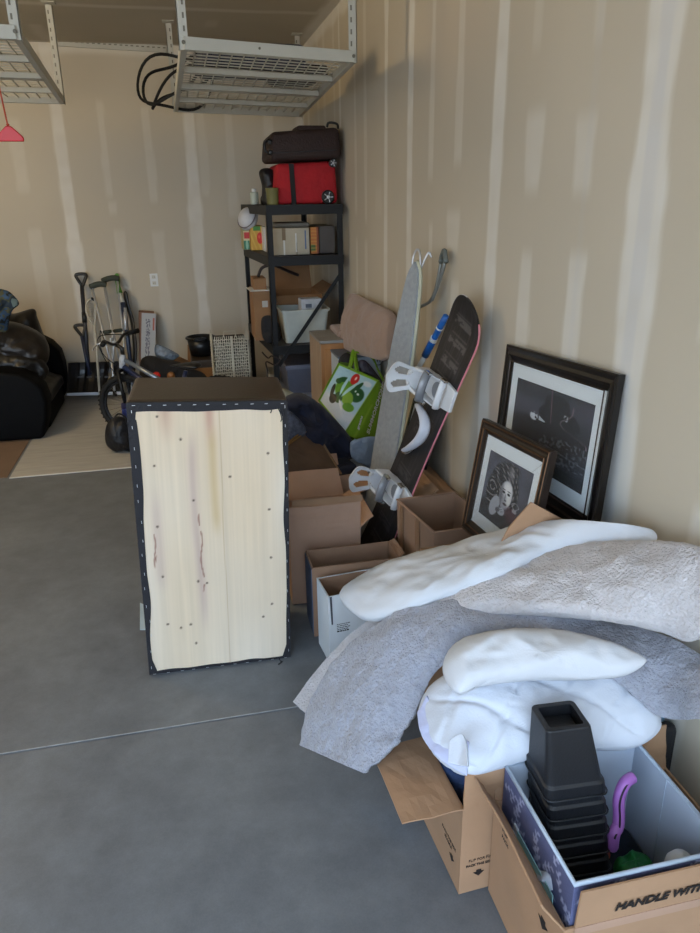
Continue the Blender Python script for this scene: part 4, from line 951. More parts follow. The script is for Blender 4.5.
# woven hamper
x0, x1 = PY(213.5, 355, 6.2).x, PY(250, 355, 6.2).x; zh = PY(232, 336, 6.2).z
t = thing('wire_hamper', 'tall hamper woven from white strips behind the ottoman', 'hamper', ((x0+x1)/2, 6.4, 0))
weave = mat('woven_white', 'b9b4a4', .6, var=.1); wd = mat('hamper_inner', '2c2723', .9)
yh0, yh1 = 6.2, 6.58
part('liner', MB().box(((x0+x1)/2, (yh0+yh1)/2, zh/2), (x1-x0-.03, yh1-yh0-.03, zh-.10)), wd, t, bevel=.01)
mb = MB(); random.seed(5); nz_ = 30; nx_ = 18
for k in range(nz_):
    z = .02+(zh-.05)*k/(nz_-1)
    for (a, b) in ((Vector((x0, yh0, z)), Vector((x1, yh0, z))), (Vector((x0, yh0, z)), Vector((x0, yh1, z))), (Vector((x1, yh0, z)), Vector((x1, yh1, z)))):
        pts = []
        for j in range(2*nx_+1):
            f_ = j/(2*nx_); p = a.lerp(b, f_); n_ = Vector((0, -1, 0)) if a.y == b.y else Vector((-1 if a.x == x0 else 1, 0, 0)); p = p+n_*(.007*math.sin(f_*PI*nx_+k*PI)); p.z += random.uniform(-.006, .006); pts.append(p)
        mb.tube(pts, .0055, 4)
part('woven_strips', mb, weave, t)
mb = MB()
for j in range(nx_+1):
    xx = x0+(x1-x0)*j/nx_; mb.tube([Vector((xx, yh0, .01)), Vector((xx+random.uniform(-.003, .003), yh0, zh))], .005, 4)
for j in range(10):
    yy = yh0+(yh1-yh0)*j/9
    for xx in (x0, x1): mb.tube([Vector((xx, yy, .01)), Vector((xx, yy, zh))], .005, 4)
part('upright_strips', mb, weave, t)
mb = MB(); mb.box((((x0+x1)/2)+.005, yh0-.012, zh/2), (.018, .006, zh)); part('corner_strip', mb, weave, t)
a, b = PY(224, 335, 6.22), PY(234, 331, 6.22); mb = MB(); q = [PY(223.5, 337, 6.22), PY(223.5, 331.5, 6.22), PY(235, 331, 6.22), PY(235.5, 337, 6.22)]; mb.tube(q, .005, 6); part('wire_handle', mb, weave, t)

# =================================================================== RIGHT WALL: CABINET TO FRAMES
# cabinet
cy0 = 4.98; cx0 = PY(320, 341, cy0).x; cz = PY(320, 341, cy0).z; cy1 = 5.42; cx1 = W-.02
t = thing('wooden_cabinet', 'small pine cabinet with grey top beside the black shelving unit', 'cabinet', ((cx0+cx1)/2, (cy0+cy1)/2, 0))
pine = mat('pine', 'a2703f', .55, var=.15, scale=3, stretch=(8, 8, 1)); cgrey = mat('cabinet_grey', '8f8d89', .6)
rbox('carcass', mat('cabinet_side_lit', 'a08a74', .6, var=.1, scale=3, stretch=(8, 8, 1)), cx0, cx1, cy0, cy1, .0, cz-.02, t, .003); rbox('top_panel', cgrey, cx0-.005, cx1, cy0-.008, cy1, cz-.02, cz, t, .003)  # carcass greyer than the door: light on its side put into the colour
rbox('face_frame', pine, cx0+.004, cx1-.004, cy0-.008, cy0, .05, cz-.022, t, .002)
dr = rbox('door', pine, cx0+.03, cx1-.03, cy0-.02, cy0-.008, .08, cz-.06, t, .004)
rbox('raised_panel', mat('pine_light', 'b38049', .5, var=.12, scale=3, stretch=(8, 8, 1)), cx0+.075, cx1-.075, cy0-.024, cy0-.02, .13, cz-.17, dr, .003)
mb = MB(); h_ = Vector((cx0+.10, cy0-.02, cz-.13)); mb.tube(cr([h_, h_+Vector((.005, -.018, 0)), h_+Vector((.045, -.018, 0)), h_+Vector((.05, 0, 0))], 12), .005, 8); part('handle', mb, blackmet, dr, smooth=True)
# white carton with printed mark, pillow rests on it
A0 = PY(361, 352, 4.72); wb0 = Vector((.93, 4.25, 0)); zc_ = PY(372, 355, 4.70).z
t = thing('white_carton', 'pale blue-white carton with a small dark mark behind the green shopping bag', 'box', (1.1, 4.8, 0))
rbox('carton_body', mat('carton_bluewhite', 'b3bfcc', .6), .97, W-.03, 4.70, 4.95, .004, zc_, t, .004)
rbox('dark_rim', mat('mark_slate', '5a6270'), .966, W-.028, 4.696, 4.953, zc_-.012, zc_+.004, t, .002)
c = Vector((PY(378, 364, 4.70).x, 4.699, zc_-.06)); mb = MB(); mb.tube(cr([c+Vector((-.03, -.001, .015)), c+Vector((-.01, -.001, -.008)), c+Vector((.015, -.001, -.008)), c+Vector((.035, -.001, .018))], 12), .003, 6); mb.box(c+Vector((-.005, -.001, .022)), (.006, .003, .02)); mb.box(c+Vector((.012, -.001, .022)), (.006, .003, .02)); part('printed_mark', mb, grey_ink, t)
# tan pillow
tl, tr, br, bl_ = PX(351, 292, 1.24), PX(396, 313, 1.22), PX(388, 362, 1.1), PX(346, 352, 1.12)
pk = mat('dusty_pink_cloth', '9c8476', .9, var=.06, scale=5, bump=.25, bscale=150, sheen=.2)
O = [tl, tl.lerp(tr, .5)+Vector((0,0,-.01)), tr, tr.lerp(br, .5)+Vector((0,.02,0)), br, br.lerp(bl_, .5), bl_, bl_.lerp(tl, .5)+Vector((0,-.02,0))]
nn = (tr-tl).cross(bl_-tl).normalized(); nn = nn if nn.x < 0 else -nn
tag(part('pillow', cushion(rectoutline(tl, tr, br, bl_, 5), sum(O, Vector())/8, nn, .085, .03, 130, 28, p=4, wr=.016, ws=5, seed=3), pk, smooth=True), 'dusty pink pillow leaning on the right wall above the cabinet', 'pillow')
flatbox('folded_blanket', 'dusty pink folded blanket on the cabinet top beside the pillow', 'blanket', Vector((1.14, 5.2, cz+.002)), (.2, .3, .05), pk, 0, .02)
# ironing board
def board_frame(top, bot, w0):
    a_ = (top-bot).normalized(); w_ = (w0-a_*w0.dot(a_)).normalized(); n_ = a_.cross(w_); n_ = n_ if n_.x < 0 else -n_
    return a_, w_, n_
ib_t, ib_b = PX(418, 262, 1.17), PZ(372, 548, .02)
a_, w_, n_ = board_frame(ib_t, ib_b, Vector((.27, -.95, 0))); Lb = (ib_t-ib_b).length
t = thing('ironing_board', 'grey ironing board leaning nose up on the right wall', 'ironing board', (ib_b.x, ib_b.y, 0))
pf = [(0, .0), (.0, .105), (.05, .112), (.45, .11), (.7, .095), (.87, .07), (.96, .045), (1., 0)]
half = cr([Vector((q[0]*Lb, q[1], 0)) for q in pf], 30); out2 = [(p.x, p.y) for p in half]+[(p.x, -p.y) for p in half[::-1][1:-1]]
M2 = Matrix(((a_.x, w_.x, n_.x, ib_b.x), (a_.y, w_.y, n_.y, ib_b.y), (a_.z, w_.z, n_.z, ib_b.z), (0, 0, 0, 1)))
part('padded_cover', MB().prism(out2, .022, M2), mat('ironing_cover', '969b9f', .85, var=.12, scale=40, bump=.3, bscale=120), t, bevel=.008)
mb = MB(); mb.tube([M2 @ Vector((p[0], p[1], .002)) for p in out2], .010, 8, True); part('cream_edging', mb, mat('edging_cream', 'b9b79f', .8), t, smooth=True)
mb = MB(); mb.tube(cr([M2 @ Vector((Lb*.95, -.03, -.01)), M2 @ Vector((Lb*1.0, -.05, .0)), M2 @ Vector((Lb*1.035, -.035, .0)), M2 @ Vector((Lb*1.03, .0, .0)), M2 @ Vector((Lb*.98, .02, -.01))], 18), .006, 8); mb.tube(cr([M2 @ Vector((Lb*.96, .0, -.015)), M2 @ Vector((Lb*1.03, .03, -.03)), M2 @ Vector((Lb*1.02, .04, -.05))], 12), .006, 8); part('wire_loop', mb, steel, t, smooth=True)
l0, l1, l2 = PX(424, 305, 1.22), PX(436, 288, 1.24), PX(442, 256, 1.255)
mb = MB(); mb.tube(cr([PX(412, 310, 1.2), l0, PX(431, 300, 1.23), l1, PX(440, 268, 1.25), l2, PX(444, 252, 1.26), PX(445, 262, 1.25), PX(438, 285, 1.235), PX(432, 300, 1.22)], 40), .009, 8); part('folding_leg', mb, mat('leg_grey', '8b8f8c', .4, .6), t, smooth=True)
mb = MB(); mb.tube(cr([PX(441, 262, 1.24), l2, PX(444.5, 251, 1.25), PX(446, 262, 1.24)], 14), .013, 8); part('rubber_foot', mb, mat('foot_grey', '5f6562', .6), t, smooth=True)
# telescoping pole
pt, pb = PX(446, 316, 1.25), PZ(350, 492, .2)
pb = pt+(PX(391, 420, 1.13)-pt)*2.05
t = thing('telescoping_pole', 'silver telescoping pole with bright blue grip behind the snowboard', 'pole', (pb.x, pb.y, max(pb.z, 0)))
q = lambda f: pt.lerp(pb, f)
part('shaft', MB().tube([q(.1), q(1)], [.0125, .0125], 10), mat('pole_silver', '98a2ad', .35, .6), t, smooth=True)
part('white_section', MB().tube([q(.165), q(.28)], .0145, 10), whitepl, t, smooth=True)
bgp = part('grip', MB().tube([q(0), q(.03), q(.1), q(.105), q(.165)], [.015, .017, .016, .02, .02], 12), mat('bright_blue', '1c5fae', .4), t, smooth=True)
part('white_band', MB().tube([q(.088), q(.1)], .021, 12), whitepl, bgp); part('white_band', MB().tube([q(.045), q(.05)], .019, 12), whitepl, bgp)

# snowboard -----------------------------------------------------------------
st, sb_ = PX(478, 299, 1.22), PZ(368, 566, .01)
a_, w_, n_ = board_frame(st, sb_, Vector((.22, -.97, 0))); Ls = (st-sb_).length
Msb = Matrix(((a_.x, w_.x, n_.x, sb_.x), (a_.y, w_.y, n_.y, sb_.y), (a_.z, w_.z, n_.z, sb_.z), (0, 0, 0, 1)))
WR = w_.dot(rt) > 0; sgn = 1 if WR else -1
t = thing('snowboard', 'dark snowboard with white bindings and pink edge leaning on the right wall', 'snowboard', (sb_.x, sb_.y, 0))
def sbw(s):       # half width along the length
    e = min(s, 1-s)*Ls; base = .132-.018*math.cos((s-.5)*2*PI*.5)**2*1.
    return base*math.sqrt(max(0, 1-(max(0, .17-e)/.17)**2.2)) if e < .17 else base
def sbz(s): e = min(s, 1-s)*Ls; return .05*(max(0, .2-e)/.2)**2
NS = 60; ss = [.5-.5*math.cos(PI*k/NS) for k in range(NS+1)]
def deck(z0, z1, f=1.):
    Gt = [[Msb @ Vector((s*Ls, sbw(s)*f*(j/6-1), sbz(s)+z1)) for j in range(13)] for s in ss]; Gb = [[Msb @ Vector((s*Ls, sbw(s)*f*(j/6-1), sbz(s)+z0)) for j in range(13)][::-1] for s in ss]
    mb = MB(); mb.grid(Gt); n0 = len(mb.v); mb.grid(Gb)
    for i in range(NS):
        mb.f.append((i*13, (i+1)*13, n0+(i+1)*13+12, n0+i*13+12)); mb.f.append((i*13+12, n0+i*13, n0+(i+1)*13, (i+1)*13+12)); mb.mi += [0, 0]
    return mb
def sb_nodes():
    m = mat('snowboard_top', '2b2a2c', .45, var=0, spec=.5); N, L = m.node_tree.nodes, m.node_tree.links
    return m
part('deck', deck(.002, .012), mat('board_core', '1b1a1d', .5), t, weld=True)
def top_fn(u, v):   # u along board, v across
    c = np.array([.17, .163, .165])*np.ones(u.shape+(3,)); c = c*(1+.25*(vnoise(u*30, v*50, 1, 2)-.5))[..., None]
    c = mixc(c, (.30, .28, .29), .35*(vnoise(u*14, v*60, 1, 6) > .62))
    for k, uc in enumerate((.92, .86, .80, .735, .60, .555, .40, .2, .12)):
        q = (np.abs(u-uc) < .012) & (np.abs(v-.5) < .3) & (vnoise(u*160, v*9+k*3, 1, k) > .42); c = mixc(c, (.45, .43, .42), q*(.55 if k < 4 else .3))
        q = (np.abs(u-uc-.02) < .002) & (np.abs(v-.5) < .26); c = mixc(c, (.4, .38, .37), q*.5)
    c = mixc(c, (.45, .25, .35), .35*((np.abs(u-.27) < .012) & (vnoise(u*90, v*9, 1, 3) > .5) & (np.abs(v-.5) < .3)))
    return c
uu, vv = np.meshgrid(np.linspace(.004, .996, 260), np.linspace(-1, 1, 41))
nxs, nys = 260, 41; G = [[Msb @ Vector((uu[i, j]*Ls, vv[i, j]*sbw(uu[i, j])*.985, sbz(uu[i, j])+.0125)) for j in range(nxs)] for i in range(nys)]
mb = MB(); mb.grid(G); gt = part('top_graphic', mb, mat('snowboard_print', 'ffffff', .45, var=.04, attr='Paint', spec=.4), t, fix=False)
gc = np.ones((nxs*nys, 4)); gc[:, :3] = top_fn(uu, (vv*sgn+1)/2).reshape(-1, 3)**2.2; at = gt.data.color_attributes.new('Paint', 'FLOAT_COLOR', 'POINT'); at.data.foreach_set('color', gc.ravel())
md = gt.modifiers.new('solid', 'SOLIDIFY'); md.thickness = .0006; md.offset = 1
mb = MB(); sd_ = [s for s in ss if .04 < s < .96]
mb.tube([Msb @ Vector((s*Ls, sgn*sbw(s), sbz(s)+.006)) for s in sd_], .0048, 6); part('pink_edge', mb, mat('edge_pink', 'cf7f88', .45), t, smooth=True, label='pink sidewall edge')
mb = MB(); mb.tube([Msb @ Vector((s*Ls, -sgn*sbw(s), sbz(s)+.006)) for s in ss], .0035, 6); part('steel_edge', mb, steel, t)
bw = mat('binding_white', 'd3d4d6', .4); bgy = mat('binding_grey', '8b8d92', .4, .3)
def binding(s, rot, lean):
    Mb = Msb @ Matrix.Translation((s*Ls, .02*sgn, .013)) @ Matrix.Rotation(rot, 4, 'Z')
    # local: x = toe to toe along board, y across board (toe at +y*sgn?), z off the deck
    b = bpy.data.objects.new('binding', None); COL.objects.link(b); b.parent = t; b.location = (Mb @ Vector((0, 0, 0)))-root_loc(t)
    def loc(p): return Mb @ Vector(p)
    pl = []
    base = [(-.045, -.13), (.045, -.13), (.058, -.05), (.06, .06), (.05, .13), (-.05, .13), (-.06, .06), (-.058, -.05)]
    part('baseplate', MB().prism(base, .018, Mb), bw, b, bevel=.005)
    part('disc', MB().lathe([(0, .019), (.035, .019), (.038, .024), (0, .026)], Mb, 24), bgy, b)
    hy = -1          # heel side
    mb = MB()      # heelcup rails
    for sx in (-1, 1): mb.hexa([loc((sx*.052, -.12, .015)), loc((sx*.06, -.12, .015)), loc((sx*.064, .06, .015)), loc((sx*.056, .06, .015))], [loc((sx*.05, -.13, .085)), loc((sx*.058, -.13, .085)), loc((sx*.066, .03, .05)), loc((sx*.058, .03, .05))])
    mb.tube(cr([loc((-.055, -.06, .075)), loc((-.05, -.115, .085)), loc((-.025, -.15, .09)), loc((.025, -.15, .09)), loc((.05, -.115, .085)), loc((.055, -.06, .075))], 20), .010, 8); part('heelcup', mb, bw, b, bevel=.003)
    # highback: curved panel with two long windows and wide round top
    NU, NV = 24, 26; vs = []; keep = []
    def hbp(u, v, th):   # u -1..1 across, v 0..1 up
        wd_ = .056+.020*sm(np.array(v), .35, .85).item()
        e = max(0, v-.80)/.20; wd_ *= math.sqrt(max(0.0, 1-e*e*.92))
        ang = u*.9; z = .02+.20*v
        return loc((wd_*math.sin(ang)/math.sin(.9), -.125-.055*v*lean-.03*math.cos(ang)+.03-th, z))
    for th in (0, .007):
        for i in range(NV+1):
            for j in range(NU+1): vs.append(hbp(j/NU*2-1, i/NV, th))
    fs = []; N1 = (NV+1)*(NU+1)
    def hole(i, j):
        u = (j+.5)/NU*2-1; v = (i+.5)/NV
        return ((abs(u)-.43)/.26)**2+((v-.60)/.24)**2 < 1
    for i in range(NV):
        for j in range(NU):
            if hole(i, j): continue
            a0 = i*(NU+1)+j; q_ = (a0, a0+1, a0+NU+2, a0+NU+1); fs.append(q_); fs.append(tuple(N1+x for x in q_[::-1]))
            for (di, dj, e0, e1) in ((-1, 0, a0+1, a0), (1, 0, a0+NU+1, a0+NU+2), (0, -1, a0, a0+NU+1), (0, 1, a0+NU+2, a0+1)):
                ii, jj = i+di, j+dj
                if ii < 0 or ii >= NV or jj < 0 or jj >= NU or hole(ii, jj): fs.append((e0, e1, N1+e1, N1+e0))
    part('highback', MB().add(vs, fs), bw, b, smooth=False)
    # ankle strap and toe strap
    mb = MB(); mb.tube(cr([loc((-.064, -.05, .06)), loc((-.066, -.02, .085)), loc((-.04, .0, .105)), loc((.0, .005, .11)), loc((.04, .0, .105)), loc((.066, -.02, .085)), loc((.064, -.05, .06))], 24), [.006]+[.02]*22+[.006], 8, flat=.35); part('ankle_strap', mb, bgy, b, smooth=True)
    mb = MB(); mb.tube(cr([loc((-.064, .04, .02)), loc((-.064, .06, .042)), loc((-.03, .075, .056)), loc((.03, .075, .056)), loc((.064, .06, .042)), loc((.064, .04, .02))], 24), [.006]+[.016]*22+[.006], 8, flat=.35); part('toe_strap', mb, bw, b, smooth=True)
    for sx, yy, zz_ in ((1, -.02, .08), (1, .06, .042), (-1, -.02, .07)): part('buckle', MB().box((sx*.072, yy, zz_), (.012, .04, .022), Mb), chrome, b, bevel=.003)
    return b
c1 = PX(430, 388, 1.1); 
def s_at(px, py):   # parameter along the board whose centre line is nearest a pixel
    best = min(range(1001), key=lambda k: (lambda v: (350+FPX*(v.dot(rt))/(v.dot(fw))-px)**2+(466.5-FPX*(v.dot(up))/(v.dot(fw))-py)**2)((Msb @ Vector((k/1000*Ls, 0, 0)))-CAM)); return best/1000
b1 = binding(s_at(440, 388), -.12 if WR else PI+.12, .1); b2 = binding(s_at(399, 489), -.12 if WR else PI+.12, .1)
# loose strap pad hanging on the board between the bindings
n1 = n_*.05
def onb(px, py, off=.03):     # point on the plane of the deck, lifted by off
    d = rt*(px-350)-up*(py-466.5)+fw*FPX; o = Msb @ Vector((0, 0, off)); return CAM+d*((o-CAM).dot(n_)/d.dot(n_))
pts = cr([onb(417, 404, .05), onb(423, 415, .06), onb(425, 427, .06), onb(420, 439, .055), onb(411, 447, .045), onb(403, 450.5, .03)], 24)
mb = MB(); mb.tube(pts, [.010+.018*math.sin(PI*k/23)**.6 for k in range(24)], 10, flat=.55)
sp = part('loose_strap', mb, mat('strap_white', 'c9cad2', .6, bump=.2), t, smooth=True)
part('buckle', MB().tube(cr([onb(402, 451, .03), onb(407, 453, .03), onb(413, 449, .03)], 8), .008, 6), chrome, sp, smooth=True); part('ladder', MB().tube([onb(417, 404, .05), onb(421, 402, .05), onb(424, 405, .05)], .006, 6), chrome, sp, smooth=True)

# frames ---------------------------------------------------------------------
def picture(name, label, tl, tr, bl_, fwid, fdep, fm, fn, mats_, inner_gold=None, matw=.07, back=.0):
    """tl, tr, bl world corners of the front face; the last one fixes the length"""
    ex = (tr-tl); w_ = ex.length; ex.normalize(); ey = (tl-bl_); ey = ey-ex*ey.dot(ex); h_ = ey.length; ey.normalize(); n_ = ex.cross(ey)
    o = tl-ey*h_; Mf = Matrix(((ex.x, ey.x, n_.x, o.x), (ex.y, ey.y, n_.y, o.y), (ex.z, ey.z, n_.z, o.z), (0, 0, 0, 1)))
    low = min(o.z, (o+ex*w_).z)
    t = thing(name, label, 'picture frame', (o+ex*w_/2))
    prof = [(0, -fdep), (0, -.004), (fwid*.12, 0), (fwid*.35, -.004), (fwid*.55, -.001), (fwid*.72, -.008), (fwid, -.014), (fwid, -fdep)]
    mb = MB(); rows = []
    for (e, z) in prof: rows.append([Mf @ Vector(q) for q in ((e, e, z), (w_-e, e, z), (w_-e, h_-e, z), (e, h_-e, z))])
    mb.grid(rows+[rows[0]], closed=True); part('frame_moulding', mb, fm, t)
    if inner_gold:
        for e in (inner_gold[1]):
            mb = MB(); e0 = fwid*e; mb.tube([Mf @ Vector(q) for q in ((e0, e0, -.0005), (w_-e0, e0, -.0005), (w_-e0, h_-e0, -.0005), (e0, h_-e0, -.0005))], .0028, 6, True); part('gilt_line', mb, inner_gold[0], t)
    mb = MB(); mb.box((w_/2, h_/2, -fdep+.006), (w_-fwid, h_-fwid, .006), Mf); part('backing', mb, mat('backing_brown', '4d3f33', .9), t)
    mb = MB(); mb.box((w_/2, h_/2, -.018), (w_-2*fwid+.004, h_-2*fwid+.004, .004), Mf); mt = part('mat_board', mb, mats_, t)
    wi, hi = w_-2*fwid-2*matw, h_-2*fwid-2*matw
    painted('photo_print', Mf @ Matrix.Translation((fwid+matw, fwid+matw, -.0158)), wi, hi, fn, mat('photo_paper', 'ffffff', .7, var=0, attr='Paint', spec=.12), mt, 150, 190, .0012)
    part('glass', MB().box((w_/2, h_/2, -.012), (w_-2*fwid+.004, h_-2*fwid+.004, .002), Mf), GLASS, t)
    return t
GLASS = bpy.data.materials.new('picture_glass'); GLASS.use_nodes = True
_b = GLASS.node_tree.nodes['Principled BSDF']; _b.inputs['Alpha'].default_value = .03; _b.inputs['Specular IOR Level'].default_value = .2; _b.inputs['Roughness'].default_value = .05; _b.inputs['Base Color'].default_value = (.9, .95, 1, 1)
def ell(u, v, cx, cy, rx, ry, s=.12, rot=0.):
    x, y = u-cx, v-cy; c, q = math.cos(rot), math.sin(rot); x, y = x*c+y*q, -x*q+y*c
    return 1-sm(np.hypot(x/rx, y/ry), 1-s, 1+s)
def portrait_fn(u, v):
    c = np.array([.26, .26, .30])*np.ones(u.shape+(3,)); c = c*(1+.3*(vnoise(u*5, v*5, 1, 1)-.5))[..., None]
    D_ = (.08, .075, .085); Lt = (.78, .79, .80); md = (.48, .48, .52)
    c = mixc(c, (.1, .1, .12), ell(u, v, .35, .06, .5, .25, .2))
    hair = np.maximum(ell(u, v, .45, .66, .30, .27, .1), ell(u, v, .26, .45, .18, .28, .15)); hair = np.maximum(hair, ell(u, v, .66, .55, .14, .26, .2)); hair = np.maximum(hair, ell(u, v, .55, .88, .2, .1, .3)*.8)
    c = mixc(c, D_, hair); curl = np.sin(np.hypot(u-.2, v-.5)*90+8*vnoise(u*6, v*6, 1, 2))*np.sin(v*38+6*vnoise(u*5, v*5, 1, 4))
    c = mixc(c, (.55, .52, .52), hair*sm(curl, .1, .8)*.75)
    c = mixc(c, (.62, .6, .6), ell(u, v, .58, .83, .06, .09, .7, .3)*.6)
    face = ell(u, v, .535, .50, .145, .215, .10, -.12); c = mixc(c, (.52, .52, .55), face); c = mixc(c, (.86, .86, .86), ell(u, v, .56, .60, .11, .11, .6)*face*.9)
    c = mixc(c, (.84, .84, .84), ell(u, v, .62, .46, .06, .10, .6)*face*.8); c = mixc(c, (.25, .25, .28), ell(u, v, .42, .45, .05, .2, .6)*face*.6)
    for x in (.485, .60): c = mixc(c, (.08, .08, .1), ell(u, v, x, .53, .032, .018, .3)); c = mixc(c, (.2, .2, .22), ell(u, v, x-.003, .57, .04, .008, .5)*.8)
    c = mixc(c, (.35, .35, .38), ell(u, v, .535, .47, .012, .05, .6)*.6); c = mixc(c, (.2, .2, .22), ell(u, v, .55, .425, .022, .01, .5)); c = mixc(c, (.18, .14, .16), ell(u, v, .55, .37, .045, .016, .4))
    hand = np.maximum(ell(u, v, .33, .26, .10, .17, .1, -.35), ell(u, v, .5, .24, .09, .06, .15, .2)); c = mixc(c, (.56, .57, .60), hand); c = mixc(c, (.25, .25, .28), ell(u, v, .42, .235, .05, .035, .3, .4)*.9)
    for k in range(3): c = mixc(c, (.35, .35, .38), ell(u, v, .46+.03*k, .28-.02*k, .035, .006, .5, .5))
    c = mixc(c, (.3, .14, .18), ell(u, v, .72, .26, .13, .12, .4)*.6)
    sg = (np.abs(np.hypot(u-.78, v-.42)-.06-.02*np.sin(v*60)) < .008) & (u > .68); return mixc(c, (.6, .6, .62), sg*.8)
def dark_fn(u, v):
    c = np.array([.15, .15, .175])*np.ones(u.shape+(3,)); c = c*(1+.25*(vnoise(u*4, v*4, 1, 1)-.5))[..., None]
    c = mixc(c, (.27, .26, .31), .8*ell(u, v, .1, .68, .45, .13, .6)); c = mixc(c, (.25, .23, .28), .6*ell(u, v, .8, .83, .5, .12, .5, .2))
    c = mixc(c, (.05, .05, .055), ell(u, v, .62, .68, .26, .15, .08, -.1)); c = mixc(c, (.05, .05, .055), ell(u, v, .58, .84, .16, .12, .1)); c = mixc(c, (.08, .07, .08), ell(u, v, .55, .5, .45, .12, .4))
    c = mixc(c, (.38, .24, .30), (1-sm(np.abs(u-(.50+.10*(1-v)**1.2)), .004, .011))*(v > .6)*.8)
    c = mixc(c, (.42, .34, .38), (1-sm(np.abs(u-(.78-.13*np.exp(-((v-.66)/.08)**2)+.2*sm(.62-v, 0, .1))), .004, .010))*(v > .48)*(v < .88)*.9)
    c = mixc(c, (.78, .80, .82), ell(u, v, .30, .61, .055, .05, .25)*(vnoise(u*40, v*40, 1, 4) > .3)); c = mixc(c, (.75, .77, .8), ((u > .37) & (u < .46) & (v < .64-(u-.37)*.5) & (v > .585))*.9)
    c = mixc(c, (.65, .64, .66), ((np.abs(u-.705) < .022) & (np.abs(v-.73) < .035) & (vnoise(u*70, v*50, 1, 5) > .45))*.8)
    tx = sm(vnoise(u*45, v*42, 1, 6), .6, .75)*((v > .18) & (v < .48) & (u > .4)); c = mixc(c, (.42, .42, .46), tx*.6)
    c = mixc(c, (.45, .44, .48), (1-sm(np.abs(v-.33+.1*(u-.5)), .002, .006))*(u > .5)*.7); c = mixc(c, (.7, .71, .73), ell(u, v, .62, .20, .035, .03, .3)); c = mixc(c, (.04, .04, .045), (1-sm(v, .12, .16))*.9)
    return c
mwhite = mat('mat_board_white', 'd5dcdf', .8, var=.02)
dkf = mat('frame_espresso', '0d0b0d', .3, var=.15, scale=5, coat=.1); gold = mat('gilt_worn', '6b4a2c', .4, .5)
def perp(p0, ax, px, py, lo=.7, hi=1.27):
    '''point on a ray such that (point - p0) is square to ax'''
    d = rt*(px-350)-up*(py-466.5)+fw*FPX; return CAM+d*((p0-CAM).dot(ax)/d.dot(ax))
TL, TR = PX(506, 344, 1.255), PX(618, 374.5, 1.255); BR = perp(TR, (TR-TL).normalized(), 593, 524); print('BR', BR, TL, TR)
BL_ = TL+(BR-TR)*1.12
picture('picture_frame', 'large black framed dark photograph leaning on the right wall', TL, TR, BL_, .062, .026, dkf, dark_fn, mwhite, (mat('gilt_dark', '33241d', .35, .3), (.95,)), .055)
TL, TR = PX(482, 418, 1.09), PX(551, 451, 1.09); BL_ = perp(TL, (TR-TL).normalized(), 466, 500); print('BLs', BL_, TL, TR); BL_ = TL+(BL_-TL)*1.35
picture('picture_frame', 'smaller framed black and white portrait in front of the large picture', TL, TR, BL_, .052, .025, mat('frame_walnut', '1c120e', .35, var=.3, scale=9), portrait_fn, mwhite, (gold, (.15, .62)), .05)
# third frame seen edge on behind the snowboard
a0 = PX(437, 418, 1.26); b0 = Vector((1.25, 4.05, a0.z)); lowz = .32
q0 = [Vector((1.17, a0.y, lowz)), Vector((1.17, 3.86, lowz))]
t = thing('picture_frame', 'thin black framed bluish picture leaning on the wall behind the snowboard', 'picture frame', (1.18, 3.6, lowz))
def pan(y0, y1, z0, z1, off, th, nm, m):
    f0 = (z0-lowz)/(a0.z-lowz); f1 = (z1-lowz)/(a0.z-lowz); X0 = 1.15+.11*f0+off; X1 = 1.15+.11*f1+off
    mb = MB(); mb.hexa([Vector((X0, y0, z0)), Vector((X0, y1, z0)), Vector((X0+th, y1, z0)), Vector((X0+th, y0, z0))], [Vector((X1, y0, z1)), Vector((X1, y1, z1)), Vector((X1+th, y1, z1)), Vector((X1+th, y0, z1))]); return part(nm, mb, m, t)
y0_, y1_ = a0.y, a0.y+.42
pan(y0_, y0_+.022, lowz, a0.z, 0, .02, 'frame_moulding', blackpl); pan(y1_-.022, y1_, lowz, a0.z, 0, .02, 'frame_moulding', blackpl); pan(y0_+.022, y1_-.022, a0.z-.02, a0.z, 0, .02, 'frame_moulding', blackpl); pan(y0_+.022, y1_-.022, lowz, lowz+.02, 0, .02, 'frame_moulding', blackpl)
pan(y0_+.022, y1_-.022, lowz+.02, a0.z-.02, .006, .006, 'picture_panel', mat('panel_bluegrey', '8d9aab', .5, var=.1))

